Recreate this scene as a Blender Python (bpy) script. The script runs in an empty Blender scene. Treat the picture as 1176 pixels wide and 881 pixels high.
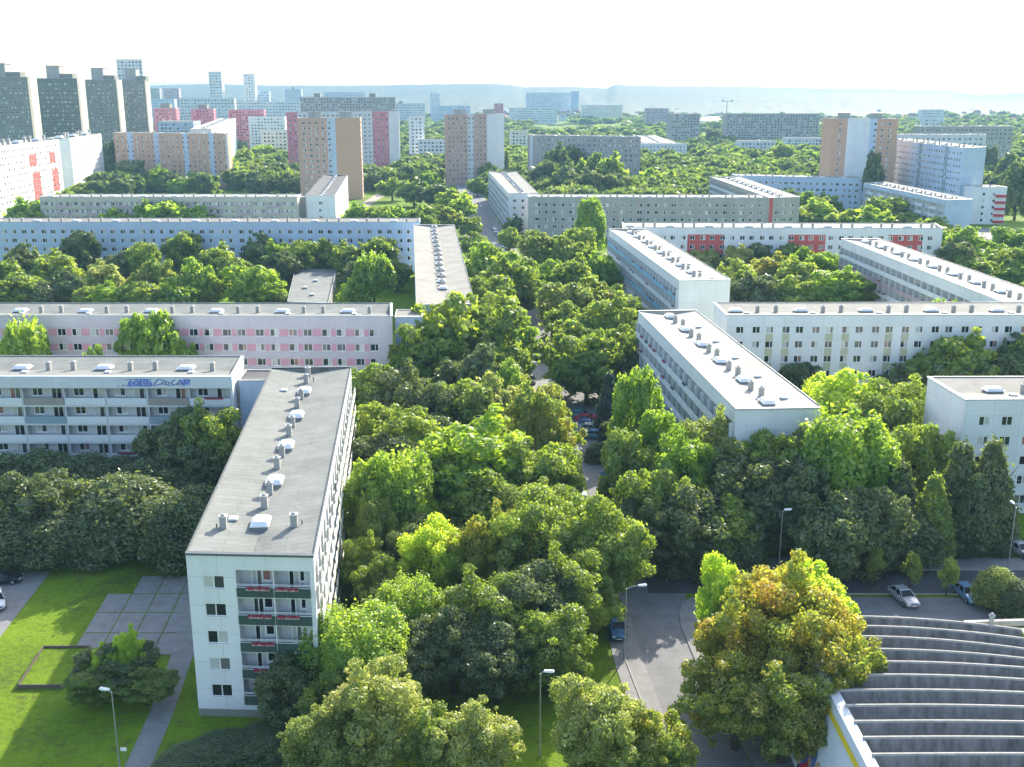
import bpy, math, random
import numpy as np
from mathutils import Vector, Matrix
random.seed(7)
RG = np.random.default_rng(7)

# ------------------------------------------------------------------ camera, sky, sun, exposure
SC = bpy.context.scene
FPX = 1240.0; CAM_H = 54.6; PITCH = math.atan(332.5/FPX)
cd = bpy.data.cameras.new('camera'); cam = bpy.data.objects.new('camera', cd)
SC.collection.objects.link(cam); SC.camera = cam
cam.location = (0, 0, CAM_H); cam.rotation_euler = (math.pi/2-PITCH, 0, 0)
cd.sensor_width = 36; cd.lens = 36*FPX/1176; cd.clip_start = 1; cd.clip_end = 40000
SUN_EL = math.radians(27); SUN_AZ = math.radians(24)        # azimuth clockwise from +Y (straight ahead)
W = bpy.data.worlds.new('World'); SC.world = W; W.use_nodes = True
nt = W.node_tree; nt.nodes.clear()
sky = nt.nodes.new('ShaderNodeTexSky'); sky.sky_type = 'NISHITA'; sky.sun_disc = False
sky.sun_elevation = SUN_EL; sky.sun_rotation = SUN_AZ
sky.air_density = 1.0; sky.dust_density = 2.0; sky.ozone_density = 1.0
bg = nt.nodes.new('ShaderNodeBackground'); bg.inputs[1].default_value = 0.15
wo = nt.nodes.new('ShaderNodeOutputWorld')
nt.links.new(sky.outputs[0], bg.inputs[0]); nt.links.new(bg.outputs[0], wo.inputs[0])
sl = bpy.data.lights.new('sun', 'SUN'); sl.energy = 3.8; sl.angle = math.radians(.5); sl.color = (1, .93, .80)
sun = bpy.data.objects.new('sun', sl); SC.collection.objects.link(sun)
sdir = Vector((math.sin(SUN_AZ)*math.cos(SUN_EL), math.cos(SUN_AZ)*math.cos(SUN_EL), math.sin(SUN_EL)))
sun.rotation_euler = sdir.to_track_quat('Z', 'Y').to_euler()
sun.location = (100, 100, 200)
SC.view_settings.view_transform = 'Standard'; SC.view_settings.look = 'None'
SC.view_settings.gamma = 1; SC.view_settings.exposure = 1.5
SC.cycles.volume_bounces = 1
HAZE = 1.7e-4

# ------------------------------------------------------------------ helpers
COL = SC.collection
def ray(x, y):
    u = (x-588)/FPX; v = (y-440.5)/FPX
    return u, math.cos(PITCH)-v*math.sin(PITCH), math.sin(PITCH)+v*math.cos(PITCH)
def at(x, y, z=0.0):                      # where the sight line meets the level z
    u, F, D = ray(x, y); d = (CAM_H-z)/D
    return (u*d, F*d)
def atd(x, y, dist):                      # where it is at a given distance ahead
    u, F, D = ray(x, y); k = dist/F
    return (u*k, dist, CAM_H-D*k)

def newmat(name):
    m = bpy.data.materials.new(name); m.use_nodes = True
    return m, m.node_tree, m.node_tree.nodes['Principled BSDF']
def mat(name, col, rough=.85, var=.12, scale=.6, bump=0.0, metal=0, fine=0.0, streak=0.0, panel=0):
    m, t, b = newmat(name); N = t.nodes; L = t.links
    b.inputs['Roughness'].default_value = rough; b.inputs['Metallic'].default_value = metal
    b.inputs['Specular IOR Level'].default_value = .3
    tc = N.new('ShaderNodeTexCoord'); mp = N.new('ShaderNodeMapping'); L.new(tc.outputs['Object'], mp.inputs[0])
    if streak: mp.inputs['Scale'].default_value = (1, 1, .12)
    n = N.new('ShaderNodeTexNoise'); n.inputs['Scale'].default_value = scale; n.inputs['Detail'].default_value = 6
    n.inputs['Roughness'].default_value = .65
    L.new(mp.outputs[0], n.inputs['Vector'])
    r = N.new('ShaderNodeMapRange'); r.inputs['From Min'].default_value = .3; r.inputs['From Max'].default_value = .7
    r.inputs['To Min'].default_value = 1-var; r.inputs['To Max'].default_value = 1+var*.6
    L.new(n.outputs[0], r.inputs[0])
    mx = N.new('ShaderNodeMix'); mx.data_type = 'RGBA'; mx.blend_type = 'MULTIPLY'; mx.inputs[0].default_value = 1
    mx.inputs[6].default_value = (*col, 1); L.new(r.outputs[0], mx.inputs[7])
    L.new(mx.outputs[2], b.inputs['Base Color'])
    if panel:                       # joints of the storey-high concrete panels
        sp = N.new('ShaderNodeSeparateXYZ'); L.new(tc.outputs['Object'], sp.inputs[0]); su = N.new('ShaderNodeMath'); L.new(sp.outputs[0], su.inputs[0]); L.new(sp.outputs[1], su.inputs[1])
        cb = N.new('ShaderNodeCombineXYZ'); L.new(su.outputs[0], cb.inputs[0]); L.new(sp.outputs[2], cb.inputs[1])
        br = N.new('ShaderNodeTexBrick'); br.offset = 0; br.inputs['Color1'].default_value = (1, 1, 1, 1); br.inputs['Color2'].default_value = (.93, .93, .94, 1); br.inputs['Mortar'].default_value = (.70, .70, .70, 1)
        br.inputs['Scale'].default_value = 1; br.inputs['Mortar Size'].default_value = .022; br.inputs['Brick Width'].default_value = 3.6; br.inputs['Row Height'].default_value = 2.75
        L.new(cb.outputs[0], br.inputs['Vector']); m2 = N.new('ShaderNodeMix'); m2.data_type = 'RGBA'; m2.blend_type = 'MULTIPLY'; m2.inputs[0].default_value = 1
        L.new(mx.outputs[2], m2.inputs[6]); L.new(br.outputs[0], m2.inputs[7]); L.new(m2.outputs[2], b.inputs['Base Color'])
    if bump:
        bp = N.new('ShaderNodeBump'); bp.inputs['Distance'].default_value = bump
        n2 = N.new('ShaderNodeTexNoise'); n2.inputs['Scale'].default_value = scale*8; L.new(tc.outputs['Object'], n2.inputs['Vector'])
        L.new(n2.outputs[0], bp.inputs['Height']); L.new(bp.outputs[0], b.inputs['Normal'])
    return m
def roofmat(name, col, seam=.8, pitch=1.0):
    m, t, b = newmat(name); N = t.nodes; L = t.links
    b.inputs['Roughness'].default_value = .9; b.inputs['Specular IOR Level'].default_value = .2
    tc = N.new('ShaderNodeTexCoord')
    br = N.new('ShaderNodeTexBrick'); br.offset = .5
    br.inputs['Color1'].default_value = (*col, 1); br.inputs['Color2'].default_value = (*[c*.92 for c in col], 1)
    br.inputs['Mortar'].default_value = (*[c*seam for c in col], 1)
    br.inputs['Scale'].default_value = 1.0; br.inputs['Mortar Size'].default_value = .035
    br.inputs['Brick Width'].default_value = 5.5; br.inputs['Row Height'].default_value = pitch
    L.new(tc.outputs['Object'], br.inputs['Vector'])
    n = N.new('ShaderNodeTexNoise'); n.inputs['Scale'].default_value = .22; n.inputs['Detail'].default_value = 9; n.inputs['Roughness'].default_value = .78
    L.new(tc.outputs['Object'], n.inputs['Vector'])
    r = N.new('ShaderNodeMapRange'); r.inputs['From Min'].default_value = .3; r.inputs['From Max'].default_value = .7
    r.inputs['To Min'].default_value = .66; r.inputs['To Max'].default_value = 1.15
    L.new(n.outputs[0], r.inputs[0])
    mx = N.new('ShaderNodeMix'); mx.data_type = 'RGBA'; mx.blend_type = 'MULTIPLY'; mx.inputs[0].default_value = 1
    L.new(br.outputs[0], mx.inputs[6]); L.new(r.outputs[0], mx.inputs[7]); L.new(mx.outputs[2], b.inputs['Base Color'])
    return m
def glassmat(name, curtain=.3):
    m, t, b = newmat(name); N = t.nodes; L = t.links
    b.inputs['Roughness'].default_value = .08; b.inputs['Specular IOR Level'].default_value = .6
    oi = N.new('ShaderNodeObjectInfo'); g = N.new('ShaderNodeNewGeometry')
    ad = N.new('ShaderNodeMath'); ad.operation = 'ADD'; L.new(oi.outputs['Random'], ad.inputs[0]); L.new(g.outputs['Random Per Island'], ad.inputs[1])
    fr = N.new('ShaderNodeMath'); fr.operation = 'FRACT'; L.new(ad.outputs[0], fr.inputs[0])
    cr = N.new('ShaderNodeValToRGB'); cr.color_ramp.interpolation = 'CONSTANT'
    e = cr.color_ramp.elements; e[0].color = (.012, .015, .02, 1); e[1].position = .42; e[1].color = (.05, .055, .06, 1)
    for p, c in ((.66, (.16, .15, .14, 1)), (.76, (.5, .5, .48, 1)), (.97, (.32, .16, .13, 1))):
        k = e.new(p); k.color = c
    L.new(fr.outputs[0], cr.inputs[0]); L.new(cr.outputs[0], b.inputs['Base Color'])
    return m
def leafmat(name, cols, trans, patch=.35, pscale=.35):
    """cols: diffuse colours from dark to light; leaves pass light through, so they glow when the sun is behind."""
    m = bpy.data.materials.new(name); m.use_nodes = True; t = m.node_tree; N = t.nodes; L = t.links; N.clear()
    out = N.new('ShaderNodeOutputMaterial')
    oi = N.new('ShaderNodeObjectInfo'); g = N.new('ShaderNodeNewGeometry'); tc = N.new('ShaderNodeTexCoord')
    n = N.new('ShaderNodeTexNoise'); n.inputs['Scale'].default_value = pscale; n.inputs['Detail'].default_value = 3
    L.new(tc.outputs['Object'], n.inputs['Vector'])
    a = N.new('ShaderNodeMath'); a.operation = 'MULTIPLY_ADD'; L.new(g.outputs['Random Per Island'], a.inputs[0]); a.inputs[1].default_value = .35
    s = N.new('ShaderNodeMath'); s.operation = 'MULTIPLY_ADD'; L.new(n.outputs[0], s.inputs[0]); s.inputs[1].default_value = 1.5; s.inputs[2].default_value = -.5
    L.new(s.outputs[0], a.inputs[2])
    o2 = N.new('ShaderNodeMath'); o2.operation = 'MULTIPLY_ADD'; L.new(oi.outputs['Random'], o2.inputs[0]); o2.inputs[1].default_value = patch; L.new(a.outputs[0], o2.inputs[2])
    o3 = N.new('ShaderNodeMath'); o3.operation = 'SUBTRACT'; L.new(o2.outputs[0], o3.inputs[0]); o3.inputs[1].default_value = patch*.5
    def ramp(cs):
        cr = N.new('ShaderNodeValToRGB'); e = cr.color_ramp.elements
        e[0].position = 0.05; e[0].color = (*cs[0], 1); e[1].position = .95; e[1].color = (*cs[-1], 1)
        for i, c in enumerate(cs[1:-1]): k = e.new((i+1)/(len(cs)-1)); k.color = (*c, 1)
        L.new(o3.outputs[0], cr.inputs[0]); return cr
    d = N.new('ShaderNodeBsdfDiffuse'); L.new(ramp(cols).outputs[0], d.inputs[0])
    tr = N.new('ShaderNodeBsdfTranslucent'); L.new(ramp(trans).outputs[0], tr.inputs[0])
    ad = N.new('ShaderNodeAddShader'); L.new(d.outputs[0], ad.inputs[0]); L.new(tr.outputs[0], ad.inputs[1])
    gl = N.new('ShaderNodeBsdfGlossy'); gl.inputs['Roughness'].default_value = .45; gl.inputs[0].default_value = (1, 1, 1, 1)
    mx = N.new('ShaderNodeMixShader'); mx.inputs[0].default_value = .035
    L.new(ad.outputs[0], mx.inputs[1]); L.new(gl.outputs[0], mx.inputs[2]); L.new(mx.outputs[0], out.inputs[0])
    return m

M = dict(
 white=mat('white_render', (.74, .75, .76), panel=1, var=.07, scale=.3, streak=1), white2=mat('white_plaster', (.66, .68, .70), panel=1, var=.08, scale=.3),
 cream=mat('cream_render', (.72, .68, .58), var=.08), lilac=mat('lilac_render', (.60, .54, .58), panel=1, var=.06, scale=.25, streak=1),
 pink=mat('pink_render', (.66, .33, .40), var=.05), lblue=mat('pale_blue_and_shaded_render', (.48, .58, .72), panel=1, var=.06, scale=.25, streak=1),
 beige=mat('beige_render', (.50, .46, .40), panel=1, var=.08), grey=mat('grey_concrete', (.40, .38, .36), panel=1, var=.15, scale=.4, streak=1),
 dgrey=mat('dark_grey_concrete', (.26, .255, .22), var=.2, scale=.2), red=mat('red_render', (.52, .10, .09), var=.07),
 orange=mat('orange_render', (.56, .35, .24), var=.06), salmon=mat('salmon_render', (.54, .35, .28), var=.05),
 rose=mat('rose_render', (.62, .22, .27), var=.05), olive=mat('olive_render', (.50, .50, .36), var=.05),
 coping=mat('zinc_coping', (.45, .47, .48), rough=.5), dcoping=mat('dark_coping', (.10, .12, .13), rough=.5),
 parapet=mat('balcony_panel', (.68, .70, .72), var=.05, scale=2), gpar=mat('green_balcony_panel', (.05, .085, .075), var=.1),
 bpar=mat('blue_grey_balcony_panel', (.25, .34, .40), var=.1), tpar=mat('taupe_balcony_panel', (.33, .29, .27), var=.1),
 rpar=mat('pinkish_balcony_panel', (.45, .34, .36), var=.08), sblue=mat('sky_blue_panel', (.22, .42, .58), var=.08),
 logg=mat('loggia_wall', (.56, .57, .58), var=.08), frame=mat('window_frame', (.84, .84, .83), rough=.5, var=.03),
 glass=glassmat('window_glass'), shaft=mat('shaded_shaft_concrete', (.36, .35, .33), var=.12, scale=1.5), cap=mat('shaft_cap', (.40, .40, .38)),  # shaft concrete darkened: shade of its front faces put into the colour
 sky=mat('white_skylight', (.80, .81, .82), rough=.3, var=.03), curb=mat('skylight_curb', (.22, .23, .24)),
 flash=mat('roof_flashing', (.30, .31, .30)),
 roofg=roofmat('grey_bitumen_roof', (.245, .255, .235), .66), roofd=roofmat('dark_bitumen_roof', (.14, .14, .14), .7, 2.0),
 roofc=roofmat('pale_gravel_roof', (.46, .44, .385), .88), roofb=roofmat('buff_roof', (.31, .30, .265), .85),
 bark=mat('bark', (.07, .055, .04), bump=.03), metal=mat('galvanised_steel', (.42, .44, .46), rough=.4, metal=.6, var=.05),
 lens=mat('lamp_lens', (.75, .78, .80), rough=.2, var=.02), flower=mat('red_flowers', (.30, .03, .05), var=.3, scale=8),
 asphalt=mat('asphalt', (.075, .078, .085), var=.25, scale=.35, bump=.004), asphalt2=mat('worn_asphalt', (.19, .19, .195), var=.25, scale=.5),
 paving=mat('concrete_paving', (.24, .235, .225), var=.2, scale=.8), kerb=mat('kerb_stone', (.32, .31, .30), var=.15),
 path=mat('sandy_path', (.34, .30, .24), var=.2), yellow=mat('yellow_paint', (.70, .52, .03), var=.05), redp=mat('red_paint', (.50, .03, .05), var=.05),
 tyre=mat('tyre', (.02, .02, .02)), rim=mat('alloy', (.5, .5, .52), rough=.3, metal=.8), cglass=mat('car_glass', (.015, .02, .025), rough=.05),
 tile=mat('red_tile_roof', (.33, .12, .08), var=.2, scale=.3), bluesign=mat('blue_sign_face', (.02, .16, .55), rough=.4, var=.02), black=mat('black_plastic', (.02, .02, .02)),
 graf=mat('blue_spray', (.10, .17, .42), var=.2, scale=3), graf2=mat('violet_spray', (.30, .36, .68), var=.25, scale=2), wood=mat('weathered_timber', (.13, .10, .08), var=.3, scale=3),
 shell=mat('weathered_roof_shell', (.23, .225, .225), var=.55, scale=1.3, streak=1), rimc=mat('pale_sunlit_roof_rim', (.40, .38, .35), var=.25, scale=2),  # rim paler than the shell: its sunlit edge is put into the colour
)

class MB:
    """collects faces (world coordinates) and links them as ONE mesh object"""
    def __init__(s): s.v = []; s.f = []; s.m = []
    def face(s, pts, m=0):
        i = len(s.v); s.v += [tuple(p) for p in pts]; s.f.append(tuple(range(i, i+len(pts)))); s.m.append(m)
    def hexa(s, b, t, m=0):               # b, t: four bottom / top points, counter-clockwise
        i = len(s.v); s.v += [tuple(p) for p in b]+[tuple(p) for p in t]
        for q in ((3, 2, 1, 0), (4, 5, 6, 7), (0, 1, 5, 4), (1, 2, 6, 5), (2, 3, 7, 6), (3, 0, 4, 7)):
            s.f.append(tuple(i+k for k in q)); s.m.append(m)
    def box(s, cx, cy, z0, sx, sy, sz, m=0, rot=0, top=1.0):
        c, n = math.cos(rot), math.sin(rot)
        def P(dx, dy, z): return (cx+dx*c-dy*n, cy+dx*n+dy*c, z)
        b = [P(-sx/2, -sy/2, z0), P(sx/2, -sy/2, z0), P(sx/2, sy/2, z0), P(-sx/2, sy/2, z0)]
        t = [P(-sx/2*top, -sy/2*top, z0+sz), P(sx/2*top, -sy/2*top, z0+sz), P(sx/2*top, sy/2*top, z0+sz), P(-sx/2*top, sy/2*top, z0+sz)]
        s.hexa(b, t, m)
    def tube(s, pts, radii, n=8, m=0, cap=True):
        rings = []
        for k, p in enumerate(pts):
            p = Vector(p); a = Vector(pts[max(0, k-1)]); b = Vector(pts[min(len(pts)-1, k+1)])
            d = (b-a).normalized(); u = d.orthogonal().normalized() if k == 0 else (u-d*u.dot(d)).normalized(); w = d.cross(u)
            i = len(s.v); r = radii[k] if hasattr(radii, '__len__') else radii
            for j in range(n):
                an = 2*math.pi*j/n; s.v.append(tuple(p+u*math.cos(an)*r+w*math.sin(an)*r))
            rings.append(i)
        for k in range(len(rings)-1):
            for j in range(n):
                s.f.append((rings[k]+j, rings[k]+(j+1) % n, rings[k+1]+(j+1) % n, rings[k+1]+j)); s.m.append(m)
        if cap:
            s.f.append(tuple(rings[-1]+j for j in range(n))); s.m.append(m)
            s.f.append(tuple(rings[0]+j for j in reversed(range(n)))); s.m.append(m)
    def mesh(s, name, mats, inv=None, smooth=False):
        me = bpy.data.meshes.new(name)
        vs = s.v if inv is None else [tuple(inv @ Vector(p)) for p in s.v]
        me.from_pydata(vs, [], s.f)
        for q in mats: me.materials.append(q)
        me.polygons.foreach_set('material_index', s.m)
        if smooth: me.polygons.foreach_set('use_smooth', [True]*len(s.f))
        me.update(); return me
    def build(s, name, mats, parent=None, inv=None, smooth=False):
        if not isinstance(mats, (list, tuple)): mats = [mats]
        o = bpy.data.objects.new(name, s.mesh(name, mats, inv, smooth)); COL.objects.link(o); o.parent = parent
        return o
def empty(name, loc, rz, label, cat, group=None):
    o = bpy.data.objects.new(name, None); COL.objects.link(o); o.location = loc; o.rotation_euler = (0, 0, rz)
    o.empty_display_size = .5
    return tag(o, label, cat, group)
def tag(o, label, cat, group=None):
    o['label'] = label; o['category'] = cat
    if group: o['group'] = group
    return o
def struct(o, label=None):
    o['kind'] = 'structure'; o['label'] = label or 'ground'; return o
def invof(o): return (Matrix.Translation(o.location) @ o.rotation_euler.to_matrix().to_4x4()).inverted()

# ------------------------------------------------------------------ ground, roads, hills
def groundmat():
    m, t, b = newmat('grass_ground'); N = t.nodes; L = t.links
    b.inputs['Roughness'].default_value = .95; b.inputs['Specular IOR Level'].default_value = .1
    tc = N.new('ShaderNodeTexCoord')
    n1 = N.new('ShaderNodeTexNoise'); n1.inputs['Scale'].default_value = .08; n1.inputs['Detail'].default_value = 8; n1.inputs['Roughness'].default_value = .7
    n2 = N.new('ShaderNodeTexNoise'); n2.inputs['Scale'].default_value = 1.6; n2.inputs['Detail'].default_value = 6; n2.inputs['Roughness'].default_value = .75
    for n in (n1, n2): L.new(tc.outputs['Object'], n.inputs['Vector'])
    ad = N.new('ShaderNodeMath'); ad.operation = 'MULTIPLY_ADD'; L.new(n1.outputs[0], ad.inputs[0]); ad.inputs[1].default_value = .6
    mu = N.new('ShaderNodeMath'); mu.operation = 'MULTIPLY'; L.new(n2.outputs[0], mu.inputs[0]); mu.inputs[1].default_value = .4; L.new(mu.outputs[0], ad.inputs[2])
    cr = N.new('ShaderNodeValToRGB'); e = cr.color_ramp.elements
    e[0].position = .36; e[0].color = (.06, .085, .02, 1); e[1].position = .64; e[1].color = (.20, .30, .018, 1)
    k = e.new(.5); k.color = (.14, .225, .014, 1)
    L.new(ad.outputs[0], cr.inputs[0]); L.new(cr.outputs[0], b.inputs['Base Color'])
    n3 = N.new('ShaderNodeTexNoise'); n3.inputs['Scale'].default_value = .45; n3.inputs['Detail'].default_value = 7; n3.inputs['Roughness'].default_value = .7; L.new(tc.outputs['Object'], n3.inputs['Vector'])
    r3 = N.new('ShaderNodeMapRange'); r3.inputs['From Min'].default_value = .56; r3.inputs['From Max'].default_value = .68; L.new(n3.outputs[0], r3.inputs[0])
    m3 = N.new('ShaderNodeMix'); m3.data_type = 'RGBA'; L.new(r3.outputs[0], m3.inputs[0]); L.new(cr.outputs[0], m3.inputs[6]); m3.inputs[7].default_value = (.10, .115, .03, 1)
    L.new(m3.outputs[2], b.inputs['Base Color'])
    bp = N.new('ShaderNodeBump'); bp.inputs['Distance'].default_value = .25; bp.inputs['Strength'].default_value = .8
    L.new(n2.outputs[0], bp.inputs['Height']); L.new(bp.outputs[0], b.inputs['Normal'])
    return m
GM = groundmat()
g = MB(); g.face([(-9000, -400, 0), (9000, -400, 0), (9000, 14000, 0), (-9000, 14000, 0)])
struct(g.build('ground', GM), 'grass ground under the whole estate')

def ribbon(name, pts, w, z, m, lab):
    b = MB(); L = []; R = []
    for k, p in enumerate(pts):
        a = Vector(pts[max(0, k-1)]); c = Vector(pts[min(len(pts)-1, k+1)]); d = (c-a).normalized(); nrm = Vector((d.y, -d.x))
        ww = w[k] if hasattr(w, '__len__') else w
        L.append(Vector(p)-nrm*ww/2); R.append(Vector(p)+nrm*ww/2)
    for k in range(len(pts)-1):
        b.face([(*L[k], z), (*R[k], z), (*R[k+1], z), (*L[k+1], z)])
    return struct(b.build(name, m), lab)
def poly(name, pts, z, m, lab, thick=0):
    b = MB()
    b.face([(*p, z) for p in pts])
    if thick:
        for i in range(len(pts)):
            p, q = pts[i], pts[(i+1) % len(pts)]; b.face([(*p, z), (*p, z-thick), (*q, z-thick), (*q, z)])
    return struct(b.build(name, m), lab)
ROAD = [(24, 45), (18.5, 70), (16.8, 84), (15.6, 97), (15.8, 108), (15.7, 119), (14.2, 150), (12.0, 185), (6.6, 234), (3.0, 285), (-3.0, 360), (-10.2, 447), (-19, 560), (-35, 760)]
def off(pts, o):
    r = []
    for k, p in enumerate(pts):
        a = Vector(pts[max(0, k-1)]); c = Vector(pts[min(len(pts)-1, k+1)]); d = (c-a).normalized(); r.append((p[0]+d.y*o, p[1]-d.x*o))
    return r
ribbon('sidewalk', off(ROAD[5:], 5.6), 3.0, .10, M['paving'], 'pale pavement on the right side of the tree lined street')
ribbon('sidewalk', off(ROAD[5:], -5.4), 2.2, .10, M['paving'], 'pale pavement on the left side of the tree lined street')
ribbon('road', ROAD, [6, 6, 5.6, 5.4, 7, 9, 7, 7.5, 8, 8, 8.5, 9, 9, 9], .02, M['asphalt2'], 'grey asphalt street running away between the trees')
ribbon('sidewalk', [(20.5, 45), (14.4, 70), (12.6, 84), (11.6, 97), (11.4, 106)], 2.9, .06, M['paving'], 'pale footway with dappled sun left of the junction')
CR = [(15.5, 115), (60, 114.8), (150, 113)]
ribbon('cross_street', CR, 6.2, .024, M['asphalt'], 'dark asphalt side street going off to the right')
ribbon('sidewalk', [(20, 120), (60, 119.6), (150, 117.8)], 3.4, .12, M['paving'], 'pale pavement behind the side street')
poly('sidewalk', [(22.4, 60), (25.4, 60), (24.2, 85), (24.0, 103), (40, 104.4), (40, 105.4), (26, 109.0), (22.4, 111.2), (20.4, 110.9), (19.0, 109.6), (18.2, 107.2), (17.9, 104), (18.3, 96), (19.6, 86), (21.2, 72)], .12, M['paving'], 'rounded pavement corner at the junction', .12)
ribbon('parking_lot', [(27, 108.3), (62, 107.6)], 5.8, .03, M['asphalt2'], 'parking bay between the side street and the ribbed roof')
ribbon('sidewalk', [at(1100, 640), at(1085, 600), at(1130, 560)], 3, .05, M['paving'], 'footpath climbing to the white block on the right')
poly('parking_lot', [at(-60, 790), at(-10, 745), at(58, 657), at(-60, 657)], .03, M['paving'], 'paved parking strip at the left edge')
ribbon('path', [at(150, 900), at(185, 820), at(212, 745), at(222, 700)], 2.2, .025, M['paving'], 'narrow slab path beside the near block')
# slab yard: individual plates with weeds in the joints
b = MB()
for i in range(6):
    for j in range(4):
        x0 = -44.5 + i*2.75-(.1*(j*4)); y0 = 98+j*4.6
        q = [(x0+.05, y0+.05), (x0+2.67, y0+.05), (x0+2.67-.4, y0+4.5), (x0+.05-.4, y0+4.5)]
        if j == 3 and i < 1: continue
        b.face([(px, py, .03+RG.uniform(0, .01)) for px, py in q])
struct(b.build('paved_yard', M['paving']), 'old concrete slab yard with weedy joints left of the near block')
ribbon('path', [at(400, 248), at(418, 236), at(440, 222), at(470, 212)], 6, .03, M['path'], 'pale sandy path near the orange tower')
ribbon('path', [at(545, 278), at(532, 262), at(527, 250)], 4, .035, M['paving'], 'pale footpath beside the far end of the street')
poly('parking_lot', [at(1120, 300), at(1176, 296), at(1176, 262), at(1118, 262)], .03, M['asphalt2'], 'car park at the right edge beyond the red panelled block')
ribbon('path', [at(930, 628), at(945, 655), at(962, 688)], .9, .14, M['parapet'], 'narrow bright ramp crossing to the parking bay')
poly('parking_lot', [at(594, 446), at(634, 446), at(632, 398), at(602, 396)], .045, M['paving'], 'pale paved bay where the street bends between the trees')
poly('lawn', [at(1150, 192), at(1190, 192), at(1190, 178), at(1160, 179)], .05, mat('dry_grass', (.22, .26, .07)), 'bright sunlit meadow at the right edge')

# far wooded hills
def skyl(x):
    xs = [-600, 0, 90, 180, 240, 300, 400, 470, 560, 590, 601, 650, 695, 706, 760, 850, 940, 1040, 1095, 1120, 1143, 1176, 1700]
    ys = [103, 101, 99, 98.5, 97, 99, 99, 98, 96.7, 98.5, 101, 100, 102, 98, 99.5, 100, 101.8, 102.8, 105, 110, 108, 106.5, 104]
    return float(np.interp(x, xs, ys))
nA, nR = 420, 90
vs = []; fs = []
hn = RG.normal(size=(nR, nA))
for k in range(2): hn = (hn+np.roll(hn, 1, 0)+np.roll(hn, 1, 1))/3*1.5
for i in range(nR):
    r = 2300+(i/(nR-1))**1.2*6200
    for j in range(nA):
        u = -.62+1.24*j/(nA-1); x = 588+u*FPX*1.03
        Y = r; X = u*r
        ur, F, D = ray(x, skyl(x)); top = CAM_H-D/F*6300
        t = min(1, max(0, (r-2300)/4000)); t = t*t*(3-2*t)
        z = top*t*(1-.5*max(0, (r-6300)/2200)) if True else 0
        z += (14*math.sin(X*.0021+r*.0013)+9*math.sin(X*.0051-r*.003+1))*t*(1-t)*2.2
        z += hn[i, j]*1.1*min(1, t*6)+(-1 if i == 0 else 1)
        vs.append((X, Y, z))
for i in range(nR-1):
    for j in range(nA-1):
        a = i*nA+j; fs.append((a, a+1, a+nA+1, a+nA))
me = bpy.data.meshes.new('hills'); me.from_pydata(vs, [], fs)
me.materials.append(mat('far_forest', (.03, .055, .03), var=.5, scale=.008)); me.polygons.foreach_set('use_smooth', [True]*len(fs)); me.update()
o = bpy.data.objects.new('hills', me); COL.objects.link(o); struct(o, 'long low wooded hills along the horizon')

# ------------------------------------------------------------------ buildings
FOOT = []                                   # footprints for keeping trees out
WCACHE = {}
def winmesh(w, h, kind='w', near=True):
    key = (round(w, 2), round(h, 2), kind, near)
    if key in WCACHE: return WCACHE[key]
    f = MB(); g = MB()
    t = .07 if near else .09; d = .06
    def bar(x0, x1, z0, z1, y0=-d, y1=.02): f.hexa([(x0, y0, z0), (x1, y0, z0), (x1, y1, z0), (x0, y1, z0)], [(x0, y0, z1), (x1, y0, z1), (x1, y1, z1), (x0, y1, z1)])
    bar(-w/2, w/2, 0, t); bar(-w/2, w/2, h-t, h); bar(-w/2, -w/2+t, t, h-t); bar(w/2-t, w/2, t, h-t)
    if kind == 'w': sp = [0.0]
    elif kind == 'a': sp = [w*.12]
    elif kind == 'd': sp = [0.0]
    else: sp = []
    if near or w > 1.3:
        for x in sp: bar(x-t*.6, x+t*.6, t, h-t)
    if near: bar(-w/2-.05, w/2+.05, -.06, 0, -.24, .0)           # sill
    xs = [-w/2+t]+sp+[w/2-t]
    for a, b_ in zip(xs[:-1], xs[1:]):
        g.face([(a, -.015, t), (b_, -.015, t), (b_, -.015, h-t), (a, -.015, h-t)], 0)
    if near:
        r = (f.mesh('window', [M['frame']]), g.mesh('pane', [M['glass']]))
    else:
        for q, vv in zip(g.f, [g.v[k:k+4] for k in range(0, len(g.v), 4)]): f.face(vv, 1)
        r = (f.mesh('window', [M['frame'], M['glass']]), None)
    WCACHE[key] = r; return r

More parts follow.
